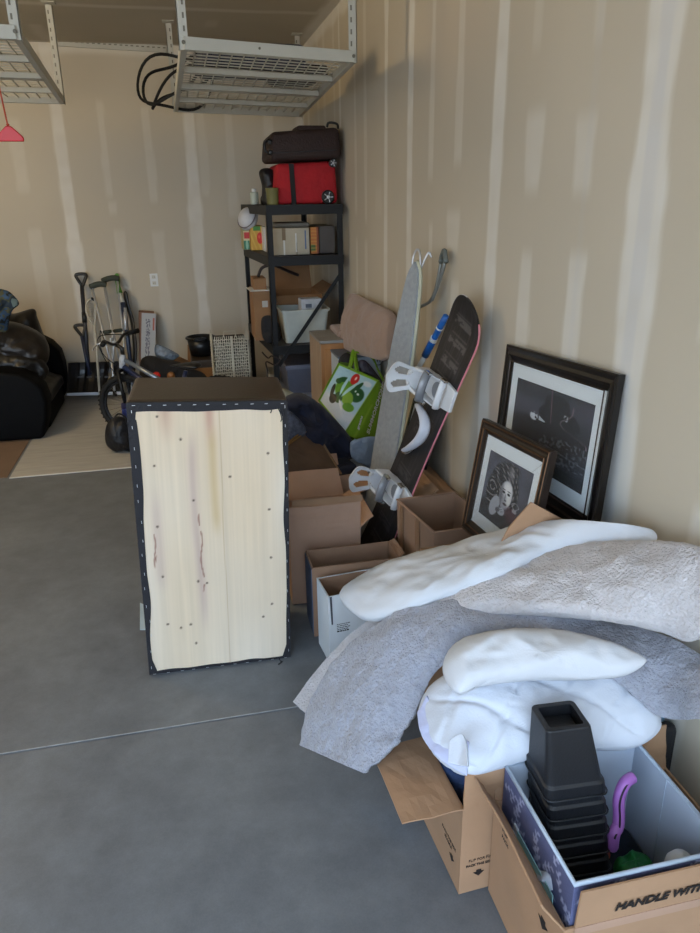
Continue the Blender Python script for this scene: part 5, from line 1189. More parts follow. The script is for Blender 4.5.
# =================================================================== GREEN BAG AND THE HEAP BELOW IT
TL, TR, BR, BL_ = PY(339, 364, 4.62), PY(379, 381, 4.42), PY(345, 434, 4.25), PY(319, 401, 4.5)
t = thing('shopping_bag', 'bright green reusable shopping bag with leafy print, slumped beside the cabinet', 'bag', BL_)
nn = (TR-TL).cross(BL_-TL).normalized(); nn = nn if nn.y < 0 else -nn
dpt = -nn*.17
def bag_fn(u, v):
    c = np.array([.66, .80, .86])*np.ones(u.shape+(3,)); c = mixc(c, (.80, .84, .88), 1-sm(v, .25, .4)); c = mixc(c, (.86, .89, .92), ell(u, v, .82, .86, .1, .05, .3))
    G1, G2, G3 = (.38, .60, .16), (.12, .33, .16), (.52, .68, .22)
    for (x, y, a, b, col, r) in ((.45, .55, .24, .2, G1, 0), (.30, .72, .12, .06, G2, .5), (.22, .64, .08, .06, G2, 0), (.68, .72, .05, .14, G2, -.4), (.76, .60, .16, .13, G2, .2), (.62, .45, .14, .12, G3, 0), (.74, .34, .14, .07, G1, .3), (.42, .36, .11, .10, G2, 0), (.2, .40, .05, .15, (.1, .14, .12), .2), (.3, .27, .10, .09, (.10, .12, .13), .4)):
        c = mixc(c, col, ell(u, v, x, y, a, b, .1, r))
    c = mixc(c, (.78, .12, .10), ell(u, v, .52, .84, .09, .12, .1, .1)); c = mixc(c, (.95, .8, .78), ell(u, v, .53, .86, .02, .04, .3))
    for (x, y) in ((.40, .62), (.56, .62)): c = mixc(c, (.70, .86, .88), ell(u, v, x, y, .035, .22, .2, .12 if x < .5 else -.35))
    c = mixc(c, (.85, .9, .88), ell(u, v, .78, .62, .03, .02, .3)+ell(u, v, .7, .64, .02, .02, .3)); c = mixc(c, (.9, .92, .93), ell(u, v, .55, .28, .1, .03, .3, -.6))
    e = np.minimum(np.minimum(u, 1-u), np.minimum(v, 1-v)); c = mixc(c, (.50, .68, .12), 1-sm(e, .02, .04)); return c
def warp(o, par, quad, bulge=.0, off=.0, nrm=None):
    bl0, br0, tr0, tl0 = quad; r0 = root_loc(par)
    for v in o.data.vertices:
        s_, r_, q = v.co+root_loc(par); p = bl0.lerp(br0, s_).lerp(tl0.lerp(tr0, s_), r_)+nrm*(off+q+bulge*math.sin(PI*s_)*math.sin(PI*r_)+.008*fbm((s_*3, r_*3, 1), 1.)*math.sin(PI*s_)); v.co = p-r0
pmat = mat('bag_print', 'ffffff', .45, var=.04, attr='Paint', scale=12, bump=.2, bscale=12)
p_ = painted('printed_panel', Matrix.Identity(4), 1, 1, bag_fn, pmat, t, 110, 130, .002); warp(p_, t, (BL_, BR, TR, TL), .02, .002, nn)
green = mat('bag_green', '6d9420', .5, var=.15, scale=10, bump=.3, bscale=15); gdark = mat('bag_green_dark', '47661c', .6)
STR, SBR = PY(387, 392, 4.47), PY(374, 447, 4.30)
def side_fn(u, v):
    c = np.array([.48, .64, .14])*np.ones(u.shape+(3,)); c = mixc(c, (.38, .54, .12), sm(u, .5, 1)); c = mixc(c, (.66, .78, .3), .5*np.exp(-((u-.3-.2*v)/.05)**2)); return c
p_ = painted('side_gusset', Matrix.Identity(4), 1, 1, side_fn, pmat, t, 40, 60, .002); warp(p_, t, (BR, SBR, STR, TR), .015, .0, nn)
mb = MB(); mb.hexa([BL_, BR, BR+dpt, BL_+dpt], [TL, TR, TR+dpt*.9, TL+dpt]); 
mb = MB(); G = [[BL_.lerp(TL, k/6)+dpt*f_ for f_ in (0, .5, 1)] for k in range(7)]; mb.grid(G); mb.grid([[BL_.lerp(BR, k/6)+dpt*f_ for f_ in (0, .5, 1)] for k in range(7)])
mb.grid([[(BL_+dpt).lerp(TL+dpt, k/6).lerp((BR+dpt).lerp(TR+dpt*.9, k/6), j/6) for j in range(7)] for k in range(7)]); part('back_panel', mb, green, t, solid=.002)
UL, UR = PY(347, 352, 4.8), PY(365, 353, 4.8)
mb = MB(); mb.grid([[TL, TL.lerp(UL, .5), UL], [TL.lerp(TR, .4), TL.lerp(TR, .2).lerp(PY(352, 356, 4.7), .5), PY(354, 353, 4.8)]]); part('top_gusset', mb, gdark, t, solid=.003)
for k, (a, b, c2) in enumerate((((350, 368), (354, 350), (357, 370)), ((356, 352), (372, 358), (384, 382)))):
    mb = MB(); mb.tube(cr([PY(*a, 4.5), PY(*b, 4.62), PY((b[0]+c2[0])/2, (b[1]+c2[1])/2, 4.55), PY(*c2, 4.45)], 20), .014, 8, flat=.4); part('carry_handle', mb, green, t, smooth=True)
mb = MB(); mb.tube([TL+nn*.008, TL.lerp(TR, .5)+nn*.012, TR+nn*.006, BR+nn*.006, BL_+nn*.006], .006, 6, True); part('piping', mb, green, t)
# lettering on the gusset, along its length
sx = (STR-SBR).normalized(); ng = sx.cross(TR-STR).normalized()
for word, size, f_, a_ in (('SUMMORCHOHOUM', .046, .36, .05), ('greens', .034, .72, .05)):
    o_ = SBR.lerp(BR, f_)+sx*a_+ng*.03+nn*.012; part('lettering', text_mesh(word, size, frame(o_, (STR-SBR)*.8+(TR-BR)*.2, TR-STR), .0006, bold=.0012), whitepl, t, fix=False)

heap('black_pouch', 'black pouch poking out of the top of the green shopping bag', 'pouch', ((340, 358), (346, 353), (352, 356), (353, 364), (346, 368), (339, 364)), 4.68, .05, blackcl, .006, 14, 2)
heap('magazine_bundle', 'dark patterned bundle inside the green shopping bag top', 'bundle', ((358, 362), (366, 361), (380, 378), (383, 384), (376, 383), (360, 372)), 4.56, .03, mat('bundle_dark', '3a3640', .5, var=.4, scale=25), .008, 18, 5)
# navy coat, grey patterned cloth, cream cloth
navy = mat('navy_cloth_dark', '161b30', .9, var=.25, scale=12, bump=.5, bscale=30, sheen=.1)
heap('navy_coat', 'dark navy coat slumped between the ottoman and the green bag', 'coat', ((284, 400), (292, 395), (302, 394), (312, 399), (322, 406), (332, 416), (343, 428), (352, 440), (356, 454), (342, 459), (322, 452), (305, 440), (290, 425), (284, 412)), 4.22, .10, navy, .06, 7, 3, back=.18)
heap('patterned_cloth', 'grey speckled cloth under the navy coat beside the ottoman', 'cloth', ((284, 412), (291, 412), (300, 420), (306, 430), (300, 440), (284, 440)), 4.1, .04, mat('speckled_grey', '4a4e5c', .9, var=.5, scale=60), .01, 12, 3)
heap('cream_cloth', 'cream folded cloth corner behind the top right corner of the ottoman', 'cloth', ((281, 388), (290, 391), (297, 396), (292, 399), (284, 398), (278, 393)), 4.7, .03, mat('cream_cloth', 'a9a48f', .9), .006, 14, 3)
carton('cardboard_box', 'brown box under the navy coat, behind the other open boxes', 'box', (.47, 4.3, 0), (1, 0, 0), (0, 1, 0), .48, .45, .004, PY(320, 455, 4.3).z+.0, carddark, (), closed=True)
carton('cardboard_box', 'brown box beneath the green shopping bag', 'box', (.82, 4.32, 0), (1, 0, 0), (0, 1, 0), .0001+.15, .45, .004, .1, carddark, (), closed=True) if False else None
heap('plastic_bag', 'pale blue grey plastic bag under the lower corner of the green shopping bag', 'bag', ((350, 446), (354, 440), (376, 437), (382, 452), (376, 470), (362, 464), (352, 458)), 4.05, .012, mat('bag_bluegrey', '8494a8', .4, bump=.5, bscale=20), .008, 14, 6)
# worn brown case lid
q = [PY(284, 446, 3.95), PY(311, 424, 4.2), PY(341, 474, 3.9), PY(284, 476, 3.8)]
t = thing('worn_case', 'worn brown case with a golden edge propped on boxes behind the ottoman', 'case', (q[3]+q[2])/2)
nn2 = (q[1]-q[0]).cross(q[3]-q[0]).normalized(); nn2 = nn2 if nn2.y < 0 else -nn2
mb = MB(); mb.hexa([p-nn2*.05 for p in q], q); part('case_body', mb, mat('worn_brown', '5a4638', .6, var=.3, scale=9, bump=.2), t, bevel=.006)
goldm = mat('brass_edge', '8d6c3e', .5, .2)
for o_ in (.0, .02): part('gold_edge', MB().tube([q[0]-(q[0]-q[3])*o_*3+nn2*.004, q[1]-(q[1]-q[2])*o_*3+nn2*.004], .005, 6), goldm, t)
part('edge_band', MB().tube([q[1]+nn2*.002, q[2]+nn2*.002], .006, 6), mat('band_brown', '7a6048', .6), t)
# cartons in the middle ------------------------------------------------------
zc3 = PY(318, 500, 3.66).z
boxC = carton('cardboard_box', 'open brown box with upright front flap, just right of the ottoman top half', 'box', (.42, 3.66, 0), (1, 0, 0), (0, 1, 0), .40, .30, .004, zc3, card, (('v0', .135, 88, .0), ('u1', .15, 20), ('v1', .15, 60)))
flatbox('paper_sheet', 'white paper lying in the open box right of the ottoman', 'paper', Vector((PY(323, 490, 3.7).x+.03, 3.80, zc3+.001)), (.17, .12, .006), whitepl, .05, .001)
flatbox('folded_jeans', 'dark folded cloth on the box edge above the lower snowboard binding', 'cloth', Vector((.81, 4.03, PY(350, 468, 4.0).z-.03)), (.2, .16, .06), mat('denim_dark', '23293a', .9, bump=.4), .2, .02)
carton('cardboard_box', 'brown box supporting the dark folded cloth above the lower snowboard binding', 'box', (.71, 3.97, 0), (1, 0, 0), (0, 1, 0), .19, .24, .004, PY(350, 468, 4.0).z-.045, card, (), closed=True)
zb_ = PY(325, 530, 3.1).z
boxB = carton('cardboard_box', 'tall open brown box with a taped upright flap beside the right edge of the ottoman', 'box', (.385, 3.1, 0), Vector((1, -.02, 0)).normalized(), Vector((.02, 1, 0)).normalized(), .345, .42, .004, zb_, card, (('v0', .135, 88, .0), ('u1', .08, 35), ('v1', .15, 50)))
a = PY(292, 503, 3.083); b = PY(362, 497, 3.08); part('tape_band', MB().hexa([a+Vector((.0,-.006,-.02)), b+Vector((0,-.006,-.02)), b+Vector((0,-.004,-.02)), a+Vector((0,-.004,-.02))], [a+Vector((0,-.008,.015)), b+Vector((0,-.008,.015)), b+Vector((0,-.006,.015)), a+Vector((0,-.006,.015))]), tape, boxB)
# box D behind the white carton; white carton
boxD = carton('cardboard_box', 'low open brown box directly behind the white carton', 'box', (.44, 2.80, 0), (1, 0, 0), (0, 1, 0), .40, .175, .004, .355, cardin, (('u1', .03, 30),))
mb = MB(); mb.box((.438, 2.89, .18), (.003, .17, .33)); part('blue_side_print', mb, mat('print_slate', '4d5a70', .6), boxD)
u_ = Vector((1, .10, 0)).normalized(); v_ = Vector((-.10, 1, 0)).normalized()
wc = carton('white_carton', 'white carton with small black label, open top, at the left end of the bedding pile', 'box', PZ(328, 597, .335), u_, v_, .40, .17, .004, .335, [cardwhite], (), inner=cardin)
bd_ = [o for o in bpy.data.objects if o.parent == wc and o.name.startswith('box_body')][0]; bd_.data.materials.append(cardin)
Aw = PZ(328, 597, .335)
def wq(a, b, z): return Vector((Aw.x, Aw.y, 0))+u_*a+v_*b+Vector((0, 0, z))
mb = MB(); mb.hexa([wq(.007,.1625,.012), wq(.393,.1625,.012), wq(.393,.164,.012), wq(.007,.164,.012)], [wq(.007,.1625,.333), wq(.393,.1625,.333), wq(.393,.164,.333), wq(.007,.164,.333)]); mb.hexa([wq(.0065,.006,.012), wq(.0075,.006,.012), wq(.0075,.162,.012), wq(.0065,.162,.012)], [wq(.0065,.006,.333), wq(.0075,.006,.333), wq(.0075,.162,.333), wq(.0065,.162,.333)])
part('brown_lining', mb, cardin, wc)
mb = MB(); mb.hexa([wq(.012,-.002,.20), wq(.018,-.002,.20), wq(.018,-.0005,.20), wq(.012,-.0005,.20)], [wq(.006,-.002,.333), wq(.016,-.002,.333), wq(.016,-.0005,.333), wq(.006,-.0005,.333)]); part('slot_shadow_strip', mb, mat('seam_grey', '4a4a50', .7), wc)  # thin dark strip on the face paints the shade of the slot gap
for k, (s_, zz_, w_) in enumerate((('QTY', .198, .014), ('EA-24 LB', .186, .016), ('12 OZ', .174, .012), ('MADE', .158, .02))):
    pass
mb = MB(); random.seed(4)
for r_ in range(5):
    x_ = .035
    while x_ < .085:
        w2 = random.uniform(.004, .012); hgt = .006 if r_ == 4 else .003; mb.box((0, 0, 0), (w2, .0008, hgt), Matrix(((u_.x, v_.x, 0, 0), (u_.y, v_.y, 0, 0), (0, 0, 1, 0), (0, 0, 0, 1))).copy() if False else Matrix.Translation(wq(x_+w2/2, -.001, .195-.0085*r_)) @ Matrix(((u_.x, v_.x, 0, 0), (u_.y, v_.y, 0, 0), (0, 0, 1, 0), (0, 0, 0, 1)))); x_ += w2+.002
part('printed_label', mb, ink, wc)
# tan taped box by the wall
zt2 = .52
A_, u2, v2, w2, d2 = rect3((432, 531), (397, 501), (454, 493), zt2)
B0 = PZ(434, 532, zt2); u3 = (PZ(500, 521, zt2)-B0).normalized(); v3 = Vector((-u3.y, u3.x, 0)); v3 = v3 if v3.y > 0 else -v3
bx = Vector((.965, 2.95, 0)); u3 = Vector((1, .04, 0)).normalized(); v3 = Vector((-.04, 1, 0)).normalized()
pbl, pbr = PZ(398, 501, zt2), PZ(434, 531, zt2)
t = thing('cardboard_box', 'open tan box with brown tape on its edges under the portrait frame', 'box', (1.12, 3.1, 0))
fl_, fr_, brr, bll = PZ(434, 533, zt2), PZ(500, 521, zt2), PZ(455, 492, zt2), PZ(397, 500, zt2)
fr_.x = min(fr_.x, W-.03); brr.x = min(brr.x, W-.03); fr_.y = fl_.y+.02; brr.y = bll.y+.02
def qbox(par, c4, z0, z1, m, th=.007, taper=.94):
    c0 = sum(c4, Vector())/4; lo = [Vector((c0.x+(p.x-c0.x)*taper, c0.y+(p.y-c0.y)*taper, z0)) for p in c4]; hi = [Vector((p.x, p.y, z1)) for p in c4]
    mb = MB(); 
    for i in range(4):
        j = (i+1) % 4; inn = lambda p: Vector((p.x+(c0.x-p.x)*.05, p.y+(c0.y-p.y)*.05, p.z)); mb.hexa([lo[i], lo[j], inn(lo[j]), inn(lo[i])], [hi[i], hi[j], inn(hi[j]), inn(hi[i])])
    mb.hexa(lo, [p+Vector((0, 0, .006)) for p in lo]); return part('box_body', mb, m, par)
qbox(t, [fl_, fr_, brr, bll], .004, zt2, carddark)
up1 = Vector((0, 0, .004))
for (a, b) in ((fl_, fr_), (bll, fl_), (bll, brr)): strip(t, 'rim_tape', [a+up1+Vector((0,0,-.002)), b+up1+Vector((0,0,-.002))], .012, (0, 0, 1), card, .002)
c0 = (fl_+bll)/2
for f_ in (.15, .6): 
    a = bll.lerp(fl_, f_)+Vector((-.004, 0, 0)); b = a.copy(); a.z = zt2; b.z = .2; b.x += .008; mb = MB(); mb.hexa([b+Vector((0,-.025,0)), b+Vector((0,.025,0)), b+Vector((.003,.025,0)), b+Vector((.003,-.025,0))], [a+Vector((-.002,-.025,0)), a+Vector((-.002,.025,0)), a+Vector((.001,.025,0)), a+Vector((.001,-.025,0))]); part('tape_strip', mb, tape, t)
# closed flaps box behind
zb4 = .45
bb4 = carton('cardboard_box', 'brown box with loosely closed flaps between the snowboard and the portrait frame', 'box', (1.03, 3.14, 0), (1, 0, 0), (0, 1, 0), .235, .66, .004, zb4, cardwarm, (('u0', .13, 150), ('v1', .15, 150), ('u1', .13, 165)))
carton('cardboard_box', 'brown box with a raised flap left of the snowboard, under the ironing board', 'box', (.72, 3.68, 0), (1, 0, 0), (0, 1, 0), .12, .26, .004, .40, cardwarm, (('u1', .2, 42), ('v1', .14, 50))) if False else None
q = [PY(378, 462, 3.75), PY(405, 452, 3.75), PY(432, 470, 3.5), PY(400, 496, 3.4)]
# =================================================================== BEDDING PILE
# hidden supports
bs = carton('cardboard_box', 'large brown box carrying the bedding, one flap raised above the long white pillow', 'box', (.80, 1.98, 0), (1, 0, 0), (0, 1, 0), .44, .42, .004, .60, cardwarm, (), closed=True)
q4 = [PY(505, 535, 2.34), PY(575, 535, 2.30), PY(560, 519, 2.30), PY(530, 503, 2.34)]
mb = MB(); q4 = [PY(500, 540, 2.36), PY(585, 540, 2.36), PY(566, 521, 2.37), PY(531, 503, 2.38), PY(509, 528, 2.37)]
lowz_ = [Vector((.84, 1.985, .6)), Vector((1.23, 1.985, .6))]
q4 = [lowz_[0], lowz_[1], PY(566, 521, 1.945), PY(531, 502, 1.935), PY(509, 527, 1.945)]
q4 = [Vector((min(p.x, W-.02), p.y, p.z)) for p in q4]
n4 = Vector((0, .003, 0)); mb.add([p-n4 for p in q4]+[p+n4 for p in q4], [(0,1,2,3,4), (9,8,7,6,5)]+[(i, (i+1) % 5, 5+(i+1) % 5, 5+i) for i in range(5)]); part('flap', mb, cardwarm, bs)
db = thing('drawer_box', 'light blue plastic drawer unit just showing under the grey blanket at the right', 'drawers', (1.14, 1.66, 0))
lb = mat('light_blue_plastic', '7fa6c4', .4); zd = PY(672, 716, 1.5).z
rbox('drawer_frame', lb, 1.06, W-.02, 1.50, 1.88, .004, zd, db, .006)
nd = 3
for k in range(nd): rbox('drawer', mat('light_blue_pale', '8fb6d0', .35), 1.07, W-.03, 1.488, 1.5, .02+k*(zd-.03)/nd, .008+(k+1)*(zd-.03)/nd, db, .004)
white = mat('pillow_white', 'cdd0d6', .9, var=.02, scale=4, bump=.1, bscale=200)
whiteb = mat('comforter_white', 'cbd1dc', .9, var=.02, scale=4, bump=.12, bscale=160)
fuzzw = mat('fleece_cream', 'c4c0c2', .95, var=.08, scale=40, bump=.9, bscale=110, sheen=.3)
fuzzg = mat('fleece_grey', '999ca8', .95, var=.10, scale=40, bump=.9, bscale=110, sheen=.3)
# cream fleece blanket, upper right mass
def zy(px, py, z): return PZ(px, py, z)
O = [PZ(432, 606, .66), PZ(450, 584, .70), PZ(480, 566, .76), PX(540, 551, 1.08), PX(600, 545, 1.16), PX(655, 543, 1.2), PX(705, 550, 1.22), PX(735, 562, 1.22), PX(738, 600, 1.2), PX(712, 630, 1.18), PX(688, 641, 1.17), PX(662, 632, 1.14), PX(620, 622, 1.05), PX(560, 616, .95), PZ(480, 614, .70)]
c = sum(O, Vector())/len(O); nrm = Vector((-.45, -.55, .75))
tag(part('fleece_blanket', cushion(O, c, nrm, .075, .05, 130, 30, p=4, wr=.014, ws=9, seed=3), fuzzw, smooth=True), 'cream fleece blanket at the right edge, under the long white pillow', 'blanket')
rows = [[PZ(293, 702, .02), PZ(318, 668, .12), PZ(350, 634, .30), PZ(385, 612, .45), PZ(430, 600, .56)],
        [PZ(300, 708, .015), PZ(325, 680, .10), PZ(360, 645, .28), PZ(395, 622, .43), PZ(440, 612, .54)],
        [PZ(310, 716, .02), PZ(340, 690, .10), PZ(372, 660, .27), PZ(408, 636, .42), PZ(450, 625, .53)]]
tag(part('fleece_throw', sheet(rows, 60, 24, .008, 9, 4, .001), fuzzw, smooth=True, solid=.02), 'cream fleece throw corner touching the floor in front of the white carton', 'blanket')
# grey blanket
top = [PZ(299, 745, .16), PZ(306, 712, .26), PZ(322, 678, .37), PZ(350, 643, .50), PZ(392, 615, .62), PZ(440, 602, .70), PZ(500, 596, .735), PZ(560, 602, .755), PX(610, 613, 1.13), PX(655, 630, 1.20), PX(712, 660, 1.24)]
bot = [PZ(362, 773, .30), PZ(384, 752, .37), PZ(402, 730, .42), PZ(419, 702, .49), PZ(436, 672, .56), PZ(468, 650, .62), PZ(515, 645, .66), PZ(565, 652, .67), PX(615, 680, 1.04), PX(662, 717, 1.13), PX(715, 717, 1.14)]
mid = []
for i, (a, b) in enumerate(zip(top, bot)):
    m_ = a.lerp(b, .5); d = (m_-CAM).normalized(); mid.append(m_-d*(.05 if 1 < i < 9 else .03))
q1 = [a.lerp(m_, .5)-(m_-CAM).normalized()*.012 for a, m_ in zip(top, mid)]; q3_ = [m_.lerp(b, .5)-(m_-CAM).normalized()*.012 for m_, b in zip(mid, bot)]
gb = tag(part('grey_blanket', sheet([top, q1, mid, q3_, bot], 240, 90, .013, 8, 5, .0022), fuzzg, smooth=True, solid=.022), 'big grey fleece blanket draped like an arch across the bedding pile', 'blanket')
mb = MB(); O = [PZ(340, 757, .27), PZ(352, 763, .28), PZ(364, 773, .28), PZ(370, 768, .29), PZ(372, 750, .33), PZ(350, 740, .30)]; c = sum(O, Vector())/6
part('folded_corner', cushion(O, c, (-.3, -.6, .7), .02, .02, 40, 10, wr=.004), fuzzg, gb, smooth=True)
# long white pillow
O = [PZ(340, 598, .52), PZ(350, 584, .55), PZ(378, 569, .59), PZ(420, 557, .64), PZ(470, 543, .71), PZ(520, 529, .80), PX(565, 522, 1.10), PX(608, 523, 1.16), PX(648, 529, 1.235), PX(656, 541, 1.235), PX(628, 548, 1.19), PX(590, 551, 1.13), PX(545, 560, 1.02), PZ(505, 574, .80), PZ(465, 592, .73), PZ(425, 607, .66), PZ(392, 618, .60), PZ(362, 618, .55)]
c = sum(O, Vector())/len(O)
tag(part('long_pillow', cushion(O, c, (-.25, -.5, .85), .085, .075, 140, 34, p=2.2, wr=.013, ws=5, fold=.005, seed=9), white, smooth=True), 'long white pillow lying on top of the bedding pile from white carton to wall', 'pillow')
# lower white pillow
O = [PZ(443, 672, .66), PZ(449, 650, .69), PZ(470, 637, .72), PZ(510, 631, .74), PZ(555, 631, .75), PZ(600, 641, .75), PZ(630, 652, .745), PZ(646, 661, .74), PZ(626, 675, .71), PZ(585, 679, .69), PZ(530, 680, .675), PZ(485, 685, .66), PZ(458, 693, .65)]
c = sum(O, Vector())/len(O)
tag(part('pillow', cushion(O, c, (-.1, -.6, .8), .06, .05, 110, 26, p=2.4, wr=.012, ws=7, fold=.004, seed=2), white, smooth=True), 'white pillow between the grey blanket and the folded white comforter', 'pillow')
# comforter
O = [PZ(418, 712, .47), PZ(428, 690, .52), PZ(448, 676, .56), PZ(485, 671, .59), PZ(540, 664, .61), PZ(595, 666, .61), PZ(635, 682, .58), PZ(656, 708, .54), PZ(657, 733, .50), PZ(632, 748, .47), PZ(590, 750, .46), PZ(545, 757, .45), PZ(505, 768, .44), PZ(468, 775, .435), PZ(440, 760, .44), PZ(425, 738, .45)]
c = sum(O, Vector())/len(O)
cf = tag(part('comforter', cushion(O, c, (-.1, -.55, .83), .10, .06, 150, 36, p=3.2, wr=.011, ws=6, fold=.002, seed=5, quilt=.13), whiteb, smooth=True), 'puffy white folded comforter resting on the two front boxes', 'comforter')
lil = mat('lilac_sheet', 'b9bfdd', .9, var=.03, bump=.1)
rows = []
for k in range(5):
    f_ = k/4; rows.append([PZ(417+10*f_, 712-16*f_, .50+.01*k), PZ(423+12*f_, 738-24*f_, .475+.012*k), PZ(440+12*f_, 759-28*f_, .465+.014*k), PZ(466+2*f_, 776-34*f_, .455+.018*k)])
sh = part('lilac_lining', sheet(rows, 50, 24, .006, 14, 3), lil, cf, smooth=True, solid=.006)
rows = [[PZ(449, 740, .56), PZ(462, 734, .575), PZ(466, 752, .56)], [PZ(448, 762, .53), PZ(458, 765, .53), PZ(467, 766, .545)]]
part('corner_tab', sheet(rows, 20, 20, .003, 10, 2), whiteb, cf, smooth=True, solid=.006)

# =================================================================== FRONT BOXES
zl = .316
bl_box = carton('cardboard_box', 'brown box holding blue clothes under the comforter, left of the box with the floral bin', 'box', (.612, 1.42, 0), (1, .05, 0), Vector((-.05, 1, 0)), .38, .30, .004, zl, cardwarm, (('v0', .125, 88, .0), ('u0', .17, -3, .012)))
bl_box['label'] = 'brown box with blue clothes and an open left flap, under the white comforter'
for k, (x_, y_, z_, s_, m_) in enumerate(((.72, 1.60, .30, .11, mat('denim_blue', '2c4068', .9, var=.4, scale=30, bump=.4)), (.85, 1.56, .29, .10, mat('denim_dark', '23293a')))):
    O = [Vector((x_+s_*math.cos(a)*1., y_+s_*math.sin(a)*1.0, z_)) for a in [2*PI*j/12 for j in range(12)]]
    tag(part('folded_jeans' if k == 0 else 'dark_cloth', cushion(O, Vector((x_, y_, z_)), (0, 0, 1), .05, .2, 60, 14, wr=.014, ws=14, seed=k+2), m_, smooth=True), 'blue denim jeans bunched in the left front box' if k == 0 else 'dark cloth beside the jeans in the left front box', 'clothes')
def facetext(par, s, size, o, ex, ez, **k): part('printed_text', text_mesh(s, size, frame(o, ex, ez), .0003, **k), ink, par, fix=False)
ud = Vector((1, .05, 0)).normalized(); fo = Vector((.612, 1.42, 0)); nf = Vector((.05, -1, 0)).normalized()
def bt(a, z): return fo+ud*a+nf*.001+Vector((0, 0, z))
facetext(bl_box, 'FLIP FOR', .013, bt(.025, .118), ud, (0, 0, 1)); facetext(bl_box, 'Fine', .016, bt(.078, .118), ud, (0, 0, 1)); facetext(bl_box, 'PACK THIS SIDE', .0115, bt(.018, .10), ud, (0, 0, 1), bold=.0004)
def arrow(par, o, ex, ey, s):
    pol = [(-.35, .5), (.35, .5), (.35, .15), (.8, .15), (0, -.6), (-.8, .15), (-.35, .15)]
    part('printed_arrow', MB().prism([(a*s, b*s) for a, b in pol], .0004, frame(o, ex, ey)), ink, par)
arrow(bl_box, bt(.058, .072), ud, (0, 0, 1), .022)
facetext(bl_box, 'F', .0, bt(.0, .0), ud, (0, 0, 1)) if False else None
vs_ = Vector((-.05, 1, 0)); ns_ = Vector((-1, 0, 0)); 
def bs_(a, z): return fo+vs_*a+Vector((-.001, 0, z))
facetext(bl_box, 'PACK THIS SIDE', .014, bs_(.13, .13), -vs_, (0, 0, 1)); facetext(bl_box, 'FRAGILE', .014, bs_(.11, .112), -vs_, (0, 0, 1)); arrow(bl_box, bs_(.055, .085), -vs_, (0, 0, 1), .022)
# right front box
rx0, rx1, ry0, ry1, zrr = .700, 1.225, 1.03, 1.415, .335
FT = .12
rb = carton('cardboard_box', 'brown box printed with handling words, holding the floral fabric bin', 'box', (rx0, ry0, 0), (1, 0, 0), (0, 1, 0), rx1-rx0, ry1-ry0, .004, zrr, cardwarm, (('u0', .115, 57, .0), ('v1', .14, 84, .01)))
q = [Vector((.725, ry0-.001, zrr)), Vector((rx1, ry0-.001, zrr)), Vector((rx1, ry0-.010, zrr+.122)), Vector((.725, ry0-.010, zrr+.122))]
mb = MB(); mb.hexa([p+Vector((0, -.002, 0)) for p in q], [p+Vector((0, .003, 0)) for p in q]); part('front_flap', mb, cardwarm, rb)
mb = MB(); mb.hexa([q[0]+Vector((0,-.0035,-.02)), q[1]+Vector((0,-.0035,-.02)), q[1]+Vector((0,-.0035,.004)), q[0]+Vector((0,-.0035,.004))], [v+Vector((0,.0012,0)) for v in (q[0]+Vector((0,-.0035,-.02)), q[1]+Vector((0,-.0035,-.02)), q[1]+Vector((0,-.0035,.004)), q[0]+Vector((0,-.0035,.004)))]); part('fold_crease', mb, card, rb)
exf = Vector((1, 0, 0)); eyf = (q[3]-q[0]).normalized()
part('printed_text', text_mesh('HANDLE WITH CARE', .034, frame(Vector((.815, ry0-.006, zrr+.038))+Vector((0, -.0035, 0)), exf, eyf), .0003, shear=.22, bold=.0014), ink, rb, fix=False)
def br_(a, z): return Vector((rx0-.001, ry1-a, z))
facetext(rb, 'FLIP', .02, br_(.06, .29), (0, -1, 0), (0, 0, 1)); facetext(rb, 'PACK', .016, br_(.06, .268), (0, -1, 0), (0, 0, 1)); arrow(rb, br_(.30, .25), (0, -1, 0), (0, 0, 1), .03)
# floral fabric bin
zbn = .455
t = thing('fabric_bin', 'blue-grey fabric storage bin with white leaf pattern standing in the right front box', 'storage bin', (.92, 1.22, .012))
bx0, bx1, by0, by1 = .722, 1.11, 1.042, 1.408; th = .006
def flo_fn(u, v):
    c = np.array([.34, .36, .50])*np.ones(u.shape+(3,)); rs = np.random.RandomState(3)
    for k in range(80):
        x, y, r = rs.rand()*1., rs.rand(), rs.rand()*3
        c = mixc(c, (.62, .64, .76), ell(u, v, x, y, .006, .06, .4, r)*.8)
        for j in range(5):
            d = (j-2)*.024; c = mixc(c, (.66, .68, .80), ell(u, v, x+d*math.sin(-r)+.014*(-1)**j, y+d*math.cos(r), .022, .010, .3, r+.6*(-1)**j)*.85)
    return c
flm = mat('floral_cloth', 'ffffff', .8, var=.05, attr='Paint', scale=30, bump=.2, bscale=150)
bini = mat('bin_lining', 'a9b4c4', .8, var=.04, scale=3); bink = mat('bin_piping', 'a9b6c6', .7)
mb = MB()
for (a, b, c2, d) in ((bx0, bx1, by0, by0+th), (bx0, bx1, by1-th, by1), (bx0, bx0+th, by0+th, by1-th), (bx1-th, bx1, by0+th, by1-th)): mb.box(((a+b)/2, (c2+d)/2, (zbn+.012)/2), (b-a, d-c2, zbn-.012))
mb.box(((bx0+bx1)/2, (by0+by1)/2, .016), (bx1-bx0, by1-by0, .008)); part('bin_walls', mb, bini, t)
painted('floral_side', frame(Vector((bx0, by1, .012)), (0, -1, 0), (0, 0, 1)), by1-by0, zbn-.014, flo_fn, flm, t, 140, 160, .0015)
painted('floral_front', frame(Vector((bx0, by0, .012)), (1, 0, 0), (0, 0, 1)), bx1-bx0, zbn-.014, flo_fn, flm, t, 140, 160, .0015)
